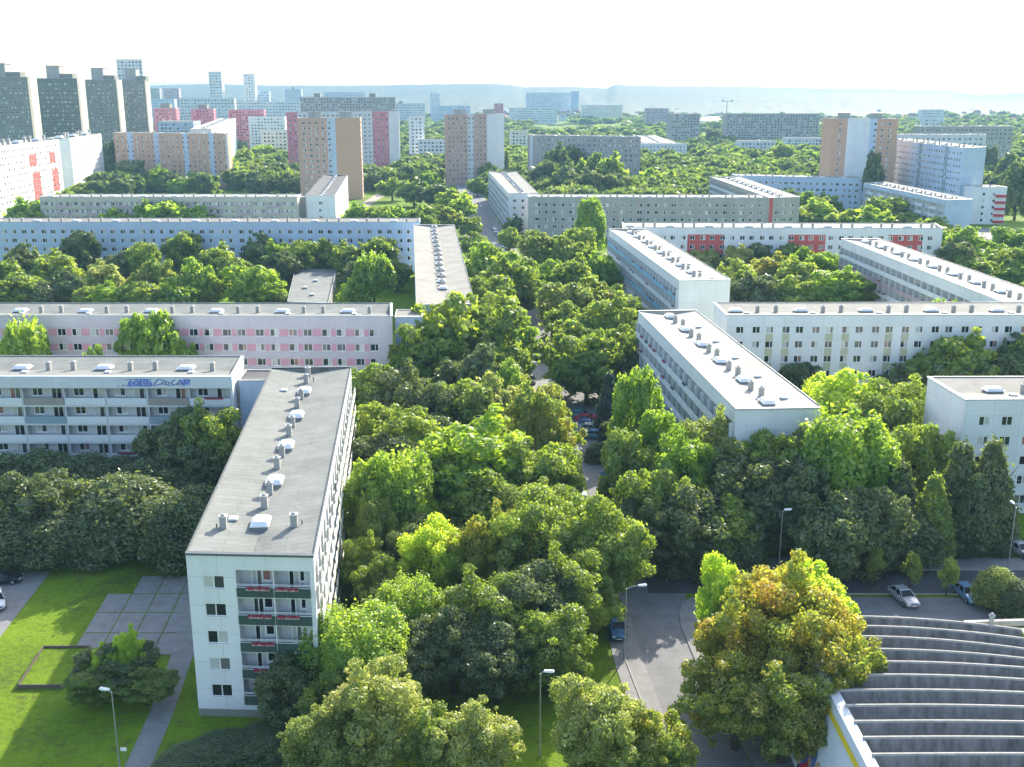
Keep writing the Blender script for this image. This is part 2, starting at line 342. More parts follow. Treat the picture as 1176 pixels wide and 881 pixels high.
class Block:
    def __init__(s, name, label, c, h, cat='apartment block', wall='white', roof='roofc', near=False, long='x', group=None, extra=(), coping='coping', flat=False, paint=False):
        s.c = [Vector(p) for p in c]; s.h = h; s.near = near; s.paint = paint
        s.cen = sum(s.c, Vector((0, 0)))/4
        d = (s.c[1]-s.c[0]) if long == 'x' else (s.c[3]-s.c[0])
        s.rz = math.atan2(d.y, d.x)-(0 if long == 'x' else math.pi/2)
        s.root = empty(name, (*s.cen, 0), s.rz, label, cat, group)
        s.inv = invof(s.root); s.nwin = 0; s.npar = 0; s.over = []
        s.mats = [M[wall], M['logg'], M['glass']]+[M[e] for e in extra]
        s.wall = MB(); s.pieces = []; s.roofkey = roof; s.long = long; s.flat = flat; s.coping = coping
        FOOT.append([tuple(p) for p in s.c])
    def seg(s, side):
        i = 'FRBL'.index(side); return s.c[i], s.c[(i+1) % 4]
    def put(s, me, name, P, ang, parent=None):
        o = bpy.data.objects.new(name, me); COL.objects.link(o); o.parent = parent or s.root
        o.location = s.inv @ Vector(P); o.rotation_euler = (0, 0, ang-s.rz); return o
    def window(s, P, ang, w, h, kind):
        mf, mg = winmesh(w, h, kind, s.near)
        if s.nwin < 100:
            s.nwin += 1
            o = s.put(mf, 'window', P, ang)
            if mg is not None:
                q = bpy.data.objects.new('pane', mg); COL.objects.link(q); q.parent = o
        else: s.over.append((mf, P, ang)); 
        if s.nwin >= 100 and mg is not None and len(s.over) and s.over[-1][0] is mf: s.over.append((mg, P, ang))
    def side(s, side, ops=(), color=None, z0=0.0, A=None, B=None, z1=None):
        """wall with real openings. ops: (s0, s1, zb, zt, depth, backmat)"""
        if A is None: A, B = s.seg(side)
        t = (B-A); L = t.length; t = t/L; n = Vector((t.y, -t.x)); z1 = z1 or s.h
        ang = math.atan2(t.y, t.x)
        def P(a, z, o=0): q = A+t*a+n*o; return (q.x, q.y, z)
        xs = {0, L}; zs = {z0, z1}; cells = []
        brx, brz, fn = color if color else ((), (), None)
        xs |= {x for x in brx if 0 < x < L}; zs |= {z for z in brz if z0 < z < z1}
        for o in ops: xs |= {o[0], o[1]}; zs |= {o[2], o[3]}
        xs = sorted(xs); zs = sorted(zs)
        xi = {x: i for i, x in enumerate(xs)}; zi = {z: i for i, z in enumerate(zs)}
        hole = set()
        for o in ops:
            for i in range(xi[o[0]], xi[o[1]]):
                for j in range(zi[o[2]], zi[o[3]]): hole.add((i, j))
        for j in range(len(zs)-1):
            i = 0
            while i < len(xs)-1:
                if (i, j) in hole: i += 1; continue
                m = fn((xs[i]+xs[i+1])/2, (zs[j]+zs[j+1])/2) if fn else 0
                k = i+1
                while k < len(xs)-1 and (k, j) not in hole and (fn((xs[k]+xs[k+1])/2, (zs[j]+zs[j+1])/2) if fn else 0) == m: k += 1
                s.wall.face([P(xs[i], zs[j]), P(xs[k], zs[j]), P(xs[k], zs[j+1]), P(xs[i], zs[j+1])], m); i = k
        for (a, b, c, d, dep, bm) in ops:
            rm = bm if dep > .5 else 0
            s.wall.face([P(a, c), P(a, c, -dep), P(a, d, -dep), P(a, d)][::-1], rm); s.wall.face([P(b, c), P(b, c, -dep), P(b, d, -dep), P(b, d)], rm)
            s.wall.face([P(a, c), P(b, c), P(b, c, -dep), P(a, c, -dep)], rm); s.wall.face([P(a, d), P(a, d, -dep), P(b, d, -dep), P(b, d)], rm)
            s.wall.face([P(a, c, -dep), P(b, c, -dep), P(b, d, -dep), P(a, d, -dep)], bm)
        return P, ang, L
    def windows(s, side, pitch=3.0, w=1.5, h=1.3, top=3.1, fl=2.8, rows=5, margin=1.5, color=None, alt=0.0, skip=None, A=None, B=None, kinds='wa', small=None):
        if A is None: A, B = s.seg(side)
        L = (B-A).length; n = max(1, int((L-2*margin)/pitch+.5)); st = (L-(n-1)*pitch)/2
        ops = []; wl = []
        for k in range(rows):
            zc = s.h-top-fl*k
            if zc-h/2 < .2: break
            for i in range(n):
                if skip and skip(i, k): continue
                x = st+i*pitch+(alt if i % 2 else -alt)
                ww = small(i) if small else w
                ops.append((x-ww/2, x+ww/2, zc-h/2, zc+h/2, .14, 2 if s.paint else 0)); wl.append((x, zc, ww))
        if callable(color): color = color(st, n, pitch, w, h, top, fl, alt)
        P, ang, L = s.side(side, ops, color, A=A, B=B)
        if not s.paint:
            for x, zc, ww in wl: s.window(P(x, zc-h/2, -.11), ang, ww, h, random.choice(kinds))
        return P, ang, L
    def loggias(s, side, bay=5.9, rows=5, fl=2.8, top=3.1, margin=.4, depth=1.3, pan=None, A=None, B=None, proud=.12, hh=2.45, door=True, start=0, end=0, plain=False, flowers=0, ph=1.0, wgap=.16, fins=False):
        if A is None: A, B = s.seg(side)
        L = (B-A).length-start-end; n = max(1, round((L-2*margin)/bay)); bay = (L-2*margin)/n
        ops = []; its = []
        for k in range(rows):
            zf = s.h-top-fl*k-1.25
            if zf < .1: break
            for i in range(n):
                x0 = start+margin+i*bay+wgap/2; x1 = x0+bay-wgap
                ops.append((x0, x1, zf, zf+hh, depth, 1)); its.append((x0, x1, zf, i, k))
        P, ang, _ = s.side(side, ops, A=A, B=B)
        for x0, x1, zf, i, k in its:
            w = x1-x0
            if not plain:
                if w > 4:
                    s.window(P(x0+w*.27, zf+.95, -depth+.02), ang, 1.5, 1.3, 'w'); s.window(P(x0+w*.74, zf+.05, -depth+.02), ang, 1.5, 2.15, 'd')
                else: s.window(P(x0+w*.5, zf+.05, -depth+.02), ang, min(1.9, w*.7), 2.15, 'd')
            pm = pan(i, k) if pan else 'parapet'
            if pm is None: continue
            b = MB(); b.hexa([P(x0+.02, zf-.1, proud), P(x1-.02, zf-.1, proud), P(x1-.02, zf-.1, proud-.1), P(x0+.02, zf-.1, proud-.1)][0:4],
                             [P(x0+.02, zf+ph, proud), P(x1-.02, zf+ph, proud), P(x1-.02, zf+ph, proud-.1), P(x0+.02, zf+ph, proud-.1)])
            if s.npar < 100:
                s.npar += 1; o = b.build('balcony_parapet', M[pm], s.root, s.inv)
                if flowers and random.random() < flowers:
                    q = MB(); a0 = x0+random.uniform(.1, w*.4); q.hexa([P(a0, zf+ph-.1, proud+.2), P(a0+w*.45, zf+ph-.1, proud+.2), P(a0+w*.45, zf+ph-.1, proud+.01), P(a0, zf+ph-.1, proud+.01)],
                        [P(a0, zf+ph+.14, proud+.24), P(a0+w*.45, zf+ph+.14, proud+.24), P(a0+w*.45, zf+ph+.14, proud+.01), P(a0, zf+ph+.14, proud+.01)])
                    q.build('flower_box', random.choice([M['flower'], M['flower'], M['gpar']]), o, s.inv)
            else: s.pieces.append((b, pm))
        if fins:
            hi = s.h-top+1.2
            for i in range(n+1):
                x = start+margin+i*bay; b = MB()
                b.hexa([P(x-.06, .3, proud+.05), P(x+.06, .3, proud+.05), P(x+.06, .3, .01), P(x-.06, .3, .01)], [P(x-.06, hi, proud+.05), P(x+.06, hi, proud+.05), P(x+.06, hi, .01), P(x-.06, hi, .01)])
                b.build('balcony_divider', M['parapet'], s.root, s.inv)
        return P, ang, L
    def finish(s, items=True, sect=12.2, valley=.75, drop=.1, rp=.0, itemscale=1.0, off0=2.0):
        c = s.c; h = s.h
        s.wallo = s.wall.build('wall', s.mats, s.root, s.inv)
        # roof: two planes falling to a central valley; parapets stand at full height
        r = MB(); ins = .22
        cx = s.cen
        def I(i): v = c[i]-cx; return cx+v*(1-ins*1.6/max(6, v.length))
        q = [I(i) for i in range(4)]
        if s.flat: r.face([(*q[i], h-.35) for i in range(4)])
        elif s.long == 'y':
            a = (q[0]+q[1])/2; b = (q[3]+q[2])/2; lo = h-valley
            r.face([(*q[0], h-drop), (*a, lo), (*b, lo), (*q[3], h-drop)]); r.face([(*a, lo), (*q[1], h-drop), (*q[2], h-drop), (*b, lo)])
        else:
            a = (q[0]+q[3])/2; b = (q[1]+q[2])/2; lo = h-valley
            r.face([(*q[0], h-drop), (*q[1], h-drop), (*b, lo), (*a, lo)]); r.face([(*a, lo), (*b, lo), (*q[2], h-drop), (*q[3], h-drop)])
        for i in range(4):                    # inner parapet faces
            j = (i+1) % 4; r.face([(*q[j], h-1.0), (*q[i], h-1.0), (*q[i], h), (*q[j], h)])
        s.roof = r.build('roof', M[s.roofkey], s.root, s.inv)
        cp = MB(); o_ = .10
        out = [cx+(c[i]-cx)*(1+o_/ (c[i]-cx).length*1.6) for i in range(4)]
        for i in range(4):
            j = (i+1) % 4
            A1, B1, A2, B2 = out[i], out[j], q[i], q[j]
            cp.hexa([(*A1, h-.16), (*B1, h-.16), (*B2, h-.16), (*A2, h-.16)], [(*A1, h+.04), (*B1, h+.04), (*B2, h+.04), (*A2, h+.04)])
        cp.build('roof_edge', M[s.coping], s.root, s.inv)
        if s.over:
            b = MB(); mats = [M['frame'], M['glass']]
            for me, P, ang in s.over:
                mt = Matrix.Translation(P) @ Matrix.Rotation(ang, 4, 'Z')
                base = len(b.v); b.v += [tuple(mt @ v.co) for v in me.vertices]
                gi = me.materials[0] is M['glass']
                for p in me.polygons: b.f.append(tuple(base+k for k in p.vertices)); b.m.append(1 if (gi or p.material_index == 1) else 0)
            o = b.build('window', mats, s.root, s.inv); o['kind'] = 'stuff'
        if s.pieces:
            b = MB(); names = sorted({p for _, p in s.pieces})
            for q2, pm in s.pieces:
                base = len(b.v); b.v += q2.v
                for f_ in q2.f: b.f.append(tuple(base+k for k in f_)); b.m.append(names.index(pm))
            o = b.build('balcony_parapet', [M[n] for n in names], s.root, s.inv); o['kind'] = 'stuff'
        if items and not s.paint:
            a, b = ((q[0]+q[1])/2, (q[3]+q[2])/2) if s.long == 'y' else ((q[0]+q[3])/2, (q[1]+q[2])/2)
            L = (b-a).length; t = (b-a)/L; zz = h-(.35 if s.flat else valley); x = off0
            nr = Vector((t.y, -t.x))
            while x < L-1.5:
                p = a+t*x+nr*random.uniform(-.2, .2); s.item('skylight', p, zz, itemscale)
                for dx, sd in ((sect*.33, .25), (sect*.62, -.2)):
                    if x+dx < L-1: s.item('shaft', a+t*(x+dx)+nr*(sd+random.uniform(-.1, .1)), zz, itemscale)
                if s.near and x+4 < L: s.item('hatch', a+t*(x+1.5)+nr*2.6, zz+.3, itemscale)
                x += sect
        return s
    def item(s, kind, p, z, k=1.0):
        if kind not in ITEMS:
            b = MB()
            if kind == 'skylight':
                b.box(0, 0, -.05, 1.5, 2.3, .4, 1); b.box(0, 0, .35, 1.75, 2.5, .12, 0); b.box(0, 0, .47, 1.6, 2.35, .32, 0, top=.72)
                ITEMS[kind] = b.mesh('skylight', [M['sky'], M['curb']])
            elif kind == 'shaft':
                b.box(0, 0, -.05, .62, .62, 1.25, 0); b.box(0, 0, 1.2, .8, .8, .1, 1); b.box(0, 0, 1.3, .45, .45, .15, 1, top=.4)
                ITEMS[kind] = b.mesh('ventilation_shaft', [M['shaft'], M['cap']])
            elif kind == 'hatch':
                b.box(0, 0, -.3, .8, .9, .45, 1); b.box(0, 0, .15, .9, 1.0, .14, 0, top=.8)
                ITEMS[kind] = b.mesh('small_skylight', [M['sky'], M['curb']])
            elif kind == 'house':
                b.box(0, 0, -.3, 6, 5, 3.2, 0); b.box(0, 0, 2.9, 6.4, 5.4, .25, 1)
                ITEMS[kind] = b.mesh('lift_house', [M['grey'], M['dcoping']])
        nm = dict(skylight='skylight', shaft='ventilation_shaft', hatch='small_skylight', house='lift_house')[kind]
        o = bpy.data.objects.new(nm, ITEMS[kind]); COL.objects.link(o); o.parent = s.roof
        o.location = s.inv @ Vector((p[0], p[1], z)); o.scale = (k, k, k)
        if s.long == 'x' and kind == 'skylight': o.rotation_euler.z = math.pi/2
        return o
ITEMS = {}
def quad(pts, z): return [at(*p, z) for p in pts]
def fb(x0, y0, x1, y1, z, depth, lean=-.09):       # front roof edge in the photo, block goes back from it
    a = at(x0, y0, z); b = at(x1, y1, z); return [a, b, (b[0]+lean*depth, b[1]+depth), (a[0]+lean*depth, a[1]+depth)]
def fd(x0, x1, y, d, depth, lean=-.09):
    a = atd(x0, y, d); b = atd(x1, y, d); return [a[:2], b[:2], (b[0]+lean*depth, d+depth), (a[0]+lean*depth, d+depth)], max(6, a[2])
# buildings
GB = 'five storey slab blocks of the estate'
def sx(side_block, side, x, y, z):          # distance along a wall of a point seen at (x, y) on level z
    A, B = side_block.seg(side); return (Vector(at(x, y, z))-A).dot((B-A).normalized())
def xs_on(A, B, x):                          # distance along A-B where the sight column x crosses it
    k = (x-588)/FPX
    # column x at horizon-ish level: X/Y constant for the wall top
    t = (B-A).normalized(); best = 0; bd = 1e9
    L = (B-A).length
    for i in range(401):
        s = L*i/400; P = A+t*s; d = P.y*math.cos(PITCH)+(CAM_H-HCUR[0])*math.sin(PITCH); e = abs(P.x/d-k)
        if e < bd: bd = e; best = s
    return best
HCUR = [16]
# --- near block with the loggias
B = Block('apartment_block', 'white five storey block nearest the camera, green panelled loggias on its end wall', quad([(213, 635), (360, 638), (403, 421), (312, 422)], 16), 16,
          near=True, long='y', roof='roofg', wall='white', group=GB, coping='dcoping', extra=('dgrey', 'cream'))
A0, B0 = B.seg('F'); ops = []; fl = 2.66
for k in range(5):
    zc = 16-2.72-fl*k; ops.append((1.35, 3.25, zc-.62, zc+.62, .14, 0)); ops.append((4.3, 7.55, zc-1.15, zc+1.2, 1.35, 1)); ops.append((7.65, 10.85, zc-1.15, zc+1.2, 1.35, 1))
P, ang, L = B.side('F', ops, ((), (.75,), lambda s, z: 3 if z < .75 else 0))
for k in range(5):
    zc = 16-2.72-fl*k
    B.window(P(2.3, zc-.62, -.11), ang, 1.9, 1.24, 'w')
    for x0, x1 in ((4.3, 7.55), (7.65, 10.85)):
        m_ = (x0+x1)/2
        B.window(P(m_-.15, zc-1.1, -1.33), ang, .95, 2.1, 'd'); B.window(P(m_+.75, zc-.35, -1.33), ang, .8, 1.3, 'n')
    for j, (x0, x1) in enumerate(((4.3, 5.55), (5.6, 6.55), (6.6, 7.55), (7.65, 8.75), (8.8, 9.75), (9.8, 10.85))):
        b = MB(); b.hexa([P(x0, zc-1.35, .1), P(x1, zc-1.35, .1), P(x1, zc-1.35, .02), P(x0, zc-1.35, .02)], [P(x0, zc-.45, .1), P(x1, zc-.45, .1), P(x1, zc-.45, .02), P(x0, zc-.45, .02)])
        b.build('balcony_parapet', M['gpar'], B.root, B.inv)
    b = MB()
    for zz in (-.32, -.12, .0):
        b.tube([P(4.3, zc+zz-.1, .06), P(10.85, zc+zz-.1, .06)], .025, 5)
    b.build('railing', M['frame'], B.root, B.inv)
    for x0, x1 in ([(5.2, 7.3), (7.8, 9.8)] if k < 2 else [(5.4, 7.4)] if k < 4 else []):
        q = MB(); q.hexa([P(x0, zc-.62, .32), P(x1, zc-.62, .32), P(x1, zc-.62, .11), P(x0, zc-.62, .11)], [P(x0, zc-.42, .36), P(x1, zc-.42, .36), P(x1, zc-.42, .11), P(x0, zc-.42, .11)])
        fb_ = q.build('flower_box', M['rpar'], B.root, B.inv)
        q = MB(); n_ = 26; rows_ = []          # one continuous trailing mass of blossom
        for i in range(n_+1):
            a = x0+(x1-x0)*i/n_; rows_.append([len(q.v)+k_ for k_ in range(5)])
            for o_, z_ in ((.12, -.42), (.30, -.50-random.uniform(0, .12)), (.38, -.42), (.30, -.36+random.uniform(-.06, .1)), (.14, -.34+random.uniform(-.05, .08))): q.v.append(P(a, zc+z_+random.uniform(-.03, .03), o_+random.uniform(-.05, .05)))
        for r1_, r2_ in zip(rows_[:-1], rows_[1:]):
            for k_ in range(5): q.f.append((r1_[k_], r1_[(k_+1) % 5], r2_[(k_+1) % 5], r2_[k_])); q.m.append(0)
        q.build('flowers', M['flower'], fb_, B.inv)
B.loggias('R', bay=3.3, rows=5, fl=2.66, top=2.72, depth=1.0, proud=.55, pan=lambda i, k: 'cream' if (i+k) % 2 == 0 else 'parapet', plain=False, wgap=.9)  # cream panels carry this side's sunlit tone in their colour
B.side('B'); B.side('L')
B.finish(items=False)
q = B.cen
for (x, y, kd) in ((300, 604, 'skylight'), (316, 556, 'skylight'), (329, 515, 'skylight'), (341, 480, 'skylight'), (350, 452, 'skylight'),
                   (304, 583, 'shaft'), (310, 567, 'shaft'), (318.5, 538, 'shaft'), (324, 524, 'shaft'), (332, 500, 'shaft'), (336, 490, 'shaft'), (341.5, 468, 'shaft'), (346, 458, 'shaft'), (351.5, 440, 'shaft'), (354, 432, 'shaft'),
                   (257, 607, 'shaft'), (338, 605, 'shaft'), (268, 597, 'hatch'), (326, 449, 'hatch')):
    off_ = kd == 'hatch' or x in (257, 338)
    zz = 15.3 if not off_ else 15.55
    p = at(x, y, zz); o = B.item(kd, p, zz, 1.0)
    o.rotation_euler.z = 0
for x, y in ((249, 607), (347, 603), (360, 437), (385, 560)):
    p = at(x, y, 15.6); b = MB(); b.tube([(*p, 15.4), (*p, 16.1)], .07, 6); b.build('vent_pipe', M['dcoping'], B.roof, B.inv)
B1 = B

# --- block with the graffiti
A = (-87.9, 148.3)
B = Block('apartment_block', 'pale blue and white block with blue graffiti on its roof fascia and long balconies', [A, (-39.7, 148), (-41.0, 160.1), (-88.5, 160.5)], 16, near=True, roof='roofg', wall='white2', group=GB)
pat = {(0, 6): 'tpar', (1, 6): 'bpar', (0, 3): 'tpar', (1, 3): 'bpar', (3, 3): 'tpar', (2, 1): 'bpar', (3, 6): 'tpar'}
P, ang, L = B.loggias('F', bay=5.9, rows=5, fl=2.75, top=2.95, margin=.3, depth=1.3, pan=lambda i, k: pat.get((k, i), 'parapet'), flowers=.12, hh=2.35, wgap=.14, ph=.95)
B.side('R'); B.side('B'); B.side('L')
B.finish(off0=3.6, sect=12.1)
b = MB(); b.hexa([P(-.1, 14.35, .5), P(L+.1, 14.35, .5), P(L+.1, 14.35, .02), P(-.1, 14.35, .02)], [P(-.1, 16.06, .5), P(L+.1, 16.06, .5), P(L+.1, 16.06, .02), P(-.1, 16.06, .02)])
fas = b.build('roof_fascia', M['white2'], B.root, B.inv)
# graffiti strokes: u runs to the right (0..100), w up (0..25)
def stroke(mb, pts, r, o, m=0):
    x0 = L-((266-130)/8.05)   # metres along the wall of the left end of the drawing
    W_ = 100/8.05
    def q(u, w, oo): return P(x0+u/100*W_, 14.42+w/25*1.55, .5+oo)
    for (a, c) in zip(pts[:-1], pts[1:]):
        dx, dy = (c[0]-a[0]), (c[1]-a[1])*1.0; n_ = math.hypot(dx, dy) or 1; nx, ny = -dy/n_*r, dx/n_*r; ex, ey = dx/n_*r*.6, dy/n_*r*.6
        mb.face([q(a[0]-nx-ex, a[1]-ny-ey, o), q(a[0]+nx-ex, a[1]+ny-ey, o), q(c[0]+nx+ex, c[1]+ny+ey, o), q(c[0]-nx+ex, c[1]-ny+ey, o)][::-1], m)
b = MB()
def blob(pts, o):
    x0 = L-((266-130)/8.05)
    b.face([P(x0+u/100*100/8.05, 14.42+w/25*1.55, .5+o) for u, w in pts], 1)
blob([(17, 2), (46, 2), (46, 12), (41, 21), (30, 21), (26, 16), (18, 14)], .004)
blob([(83, 5), (89, 7), (89, 20), (80, 21), (79, 10)], .004)
for k, (pts, r) in enumerate([([(6, 2), (8, 5)], .5), ([(11, 2), (13, 7), (17, 4), (18, 2)], .6), ([(15, 18), (30, 20)], .8), ([(22, 19), (19, 10), (21, 3)], .8),
      ([(24, 14), (28, 17), (31, 13), (29, 6), (25, 7), (24, 14)], .7), ([(32, 3), (33, 20), (38, 19), (36, 13), (39, 8), (36, 4), (32, 4)], .7),
      ([(45, 19), (40, 19), (40, 12), (44, 11), (44, 5), (39, 4)], .8), ([(47, 6), (53, 20), (60, 17), (56, 9), (49, 5)], .8), ([(60, 8), (62, 15), (66, 11), (62, 6), (60, 8)], .8),
      ([(72, 19), (68, 13), (69, 7), (73, 7)], .8), ([(74, 9), (78, 18), (80, 9), (75, 10)], .8), ([(81, 6), (84, 19), (89, 18), (87, 12), (83, 11)], .8), ([(48, 5), (58, 9), (66, 5), (74, 8), (83, 5)], .7)]):
    stroke(b, pts, r, .008+.002*k)
b.build('graffiti', [M['graf'], M['graf2']], fas, B.inv)
B = Block('connecting_stairwell', 'pale blue panelled link between graffiti block and near block', [(-39.5, 151), (-34.6, 151), (-35.0, 157), (-39.9, 157)], 14.6, cat='stairwell', wall='lblue', roof='roofd', extra=('coping',), near=True)
B.side('F', [(x, x+1.1, z, z+2.6, .05, 0) for x in (.3, 1.9, 3.5) for z in (11.6, 8.6, 5.6)]); B.side('R'); B.side('B'); B.side('L'); B.finish(items=False, valley=.3)

# --- pink banded block
def pinkbands(st, n, pitch, w, h, top, fl, alt):
    brz = []; brx = []
    for k in range(5): z = 16-top-fl*k; brz += [z-h/2, z+h/2]
    for i in range(n): x = st+i*pitch+(alt if i % 2 else -alt); brx += [x-w/2-.12, x+w/2+.12]
    def fn(s, z):
        if not any(a < z < b for a, b in zip(sorted(brz)[::2], sorted(brz)[1::2])): return 0
        for a, b in zip(brx[::2], brx[1::2]):
            if a < s < b: return 0
        return 3 if brx[0] < s < brx[-1] else 0
    return brx, brz, fn
B = Block('apartment_block', 'lilac block with pink bands between its windows', [(-106, 191.7), (-21.6, 190.8), (-23, 203.4), (-107, 203.6)], 16, near=True, roof='roofg', wall='lilac', group=GB, extra=('pink',))
B.windows('F', pitch=3.0, alt=.17, w=1.55, h=1.3, top=3.1, fl=2.72, color=pinkbands, margin=1.2)
B.side('R'); B.side('B'); B.side('L'); B.finish(off0=2.5)
B = Block('connecting_stairwell', 'pale glazed link at the right end of the lilac block', [(-21.4, 194), (-16.4, 194), (-16.8, 201), (-21.8, 201)], 15.2, cat='stairwell', wall='lblue', roof='roofb')
B.windows('F', pitch=1.15, w=.95, h=1.5, top=2.1, fl=2.75, rows=5, margin=.5, kinds='n'); B.side('R'); B.side('B'); B.side('L'); B.finish(items=False, valley=.3)

B = Block('apartment_block', 'buff roofed block running straight away behind the lilac block', [(-18.2, 202), (-7.0, 202.5), (-17.6, 331.7), (-30.1, 331.7)], 16, roof='roofb', wall='lblue', long='y', group=GB)
B.windows('L', pitch=3.1, w=1.5, h=1.3); B.windows('F', pitch=5, w=1.5, rows=5); B.windows('R', pitch=3.1); B.side('B'); B.finish(sect=8.2, off0=20)
B = Block('apartment_block', 'very long pale blue block behind the courtyard trees on the left', [(-178, 339.2), (-28.8, 338.7), (-29.7, 350), (-179, 350.5)], 16, roof='roofb', wall='lblue', group=GB)
B.windows('F', pitch=3.1, alt=.1, w=1.55, h=1.3, top=3.1, fl=2.75); B.side('R'); B.side('B'); B.side('L'); B.finish(sect=12.6)
B = Block('apartment_block', 'beige block with brown balconies seen above the long pale blue roof', fb(45, 226, 341, 226, 16, 12, -.05), 16, roof='roofc', wall='beige', group=GB)
B.loggias('F', bay=6.0, depth=.9, pan=lambda i, k: 'rpar' if i % 2 else 'beige', ph=.9); B.side('R'); B.side('B'); B.side('L'); B.finish(sect=12.2)
B = Block('connecting_stairwell', 'grey link between the beige block and the small white block', fb(341.5, 226.5, 351, 226.5, 15, 6, -.05), 15, cat='stairwell', wall='grey')
B.side('F'); B.side('R'); B.side('B'); B.side('L'); B.finish(items=False, valley=.3)
B = Block('apartment_block', 'small white end-on block in front of the orange tower', quad([(351, 224.4), (384.7, 224.4), (399, 201), (372, 200.6)], 16), 16, roof='roofd', wall='white', long='y', group=GB)
P, ang, L = B.windows('F', pitch=20, w=1.6, rows=5, A=None); B.windows('R', pitch=3.2); B.side('L'); B.side('B'); B.finish(sect=9)

# --- right hand blocks
B = Block('apartment_block', 'white block with cream roof and blue balconies, farther of the two beside the street', quad([(780, 322), (839, 320.6), (742.5, 262.7), (699, 262.7)], 16), 16, near=True, roof='roofc', wall='white', long='y', group=GB)
B.loggias('L', bay=3.6, fl=2.7, top=3.3, margin=.9, depth=1.2, pan=lambda i, k: 'sblue' if k % 2 == 0 else 'parapet', proud=.35, flowers=.2, wgap=.12, fins=True); B.side('F'); B.windows('R'); B.side('B')
B.finish(sect=10.5, off0=2)
B = Block('apartment_block', 'white block with cream roof and flower filled balconies, nearest beside the street', quad([(845, 469.5), (944, 467.7), (798.7, 356), (733, 357)], 16), 16, near=True, roof='roofc', wall='white', long='y', group=GB)
B.loggias('L', bay=3.6, fl=2.7, top=3.3, margin=.9, depth=1.2, pan=lambda i, k: 'parapet', proud=.45, flowers=.35, wgap=.12, fins=True); B.side('F'); B.windows('R'); B.side('B')
B.finish(sect=11.3, off0=4)
def olive(st, n, pitch, w, h, top, fl, alt):
    brx = []
    for i in range(n): x = st+i*pitch+(alt if i % 2 else -alt); brx += [x-w/2, x+w/2]
    brz = [16-top-h/2-.05, 16-top-fl*4]
    cols = {i for i in range(n) if (i//2) % 2 == 1 and i < 14}
    def fn(s, z):
        if z > brz[0]: return 0
        for i in cols:
            if brx[2*i] < s < brx[2*i+1]: return 3
        return 0
    return brx, brz, fn
B = Block('apartment_block', 'white block with olive panels between stacked windows', [(38.9, 191.7), (112, 192.4), (113, 204.3), (38.7, 203.9)], 16, near=True, roof='roofb', wall='white', group=GB, extra=('olive',))
B.windows('F', pitch=2.72, alt=.14, w=1.4, h=1.25, top=2.75, fl=2.72, color=olive, margin=1.5); B.side('L'); B.side('R'); B.side('B'); B.finish(off0=2.5)
B = Block('apartment_block', 'long block with rows of pinkish grey balconies at the right', [(94.3, 204.8), (106.5, 204.8), (101.8, 298.7), (91.0, 298.7)], 16, near=True, roof='roofc', wall='white', long='y', group=GB)
B.loggias('L', bay=3.7, fl=2.65, top=3.6, margin=.6, depth=1.2, pan=lambda i, k: 'rpar' if k % 2 else 'parapet', proud=.3, flowers=.15, wgap=.12, fins=True); B.windows('R'); B.side('F'); B.side('B'); B.finish(sect=11)
B = Block('apartment_block', 'plain white block cut by the right edge with few windows', [(59.4, 136.0), (92, 136.4), (91.5, 148), (58.8, 147.7)], 16, near=True, roof='roofb', wall='white', group=GB)
B.windows('F', pitch=3.0, w=1.45, h=1.25, top=3.0, fl=2.75, margin=1.2); B.side('L'); B.side('R'); B.side('B'); B.finish(off0=6.2, sect=12)
def redpan(A, Bp, spans):
    br = []
    for a, b in spans: br += [xs_on(A, Bp, a), xs_on(A, Bp, b)]
    return (br, (13.9,), lambda s, z: 3 if z < 13.9 and any(br[i] < s < br[i+1] for i in range(0, len(br), 2)) else 0)
B = Block('apartment_block', 'white block with three dark red wall sections', quad([(715, 261), (1083, 262), (1074, 256.5), (715, 255.5)], 16), 16, roof='roofc', wall='white', group=GB, extra=('red',))
A_, B_ = B.seg('F')
B.windows('F', pitch=2.95, alt=.1, w=1.5, h=1.3, top=3.1, fl=2.75, color=redpan(A_, B_, [(790, 832), (906, 948.6), (1021, 1061)])); B.side('L'); B.windows('R', pitch=4); B.side('B'); B.finish(sect=12)
B = Block('apartment_block', 'long grey block with square windows behind the street trees', fb(607, 226, 884, 227, 16, 12, 0), 16, roof='roofc', wall='grey', group=GB)
B.windows('F', pitch=3.3, w=1.7, h=1.35, small=lambda i: (2.1, 1.2, 1.7, 1.2)[i % 4]); B.side('L'); B.side('R'); B.side('B'); B.finish(sect=9)
B = Block('apartment_block', 'end-on grey block with loggias beside the far end of the street', quad([(584, 222), (618, 221.5), (593, 197), (561, 197)], 16), 16, roof='roofb', wall='white2', long='y', group=GB)
B.loggias('L', bay=4.2, depth=1.0, proud=.3, pan=lambda i, k: 'parapet' if i % 2 else 'bpar', wgap=.5); B.windows('F', pitch=3.6); B.side('R'); B.side('B'); B.finish(sect=8)
B = Block('apartment_block', 'grey block running away with a red strip on its end', quad([(884, 227), (919, 226), (850, 203), (815, 203)], 16), 16, roof='roofc', wall='grey', long='y', group=GB, extra=('red',))
B.windows('F', pitch=3.2, color=((1.6,), (), lambda s, z: 3 if s < 1.6 else 0)); B.loggias('L', bay=4, pan=lambda i, k: 'parapet'); B.side('R'); B.side('B'); B.finish(sect=9)
B = Block('apartment_block', 'pale block behind the one with the red strip', fb(846, 201.5, 992, 205, 16, 12, 0), 16, roof='roofc', wall='lblue', group=GB)  # blue wall colour holds the bluish shade on a white front
B.windows('F', pitch=3.0, w=1.6); B.side('L'); B.side('R'); B.side('B'); B.finish(sect=10)
c = quad([(992, 210), (1086, 229.5), (1117, 228.6), (1017, 208.6)], 16)
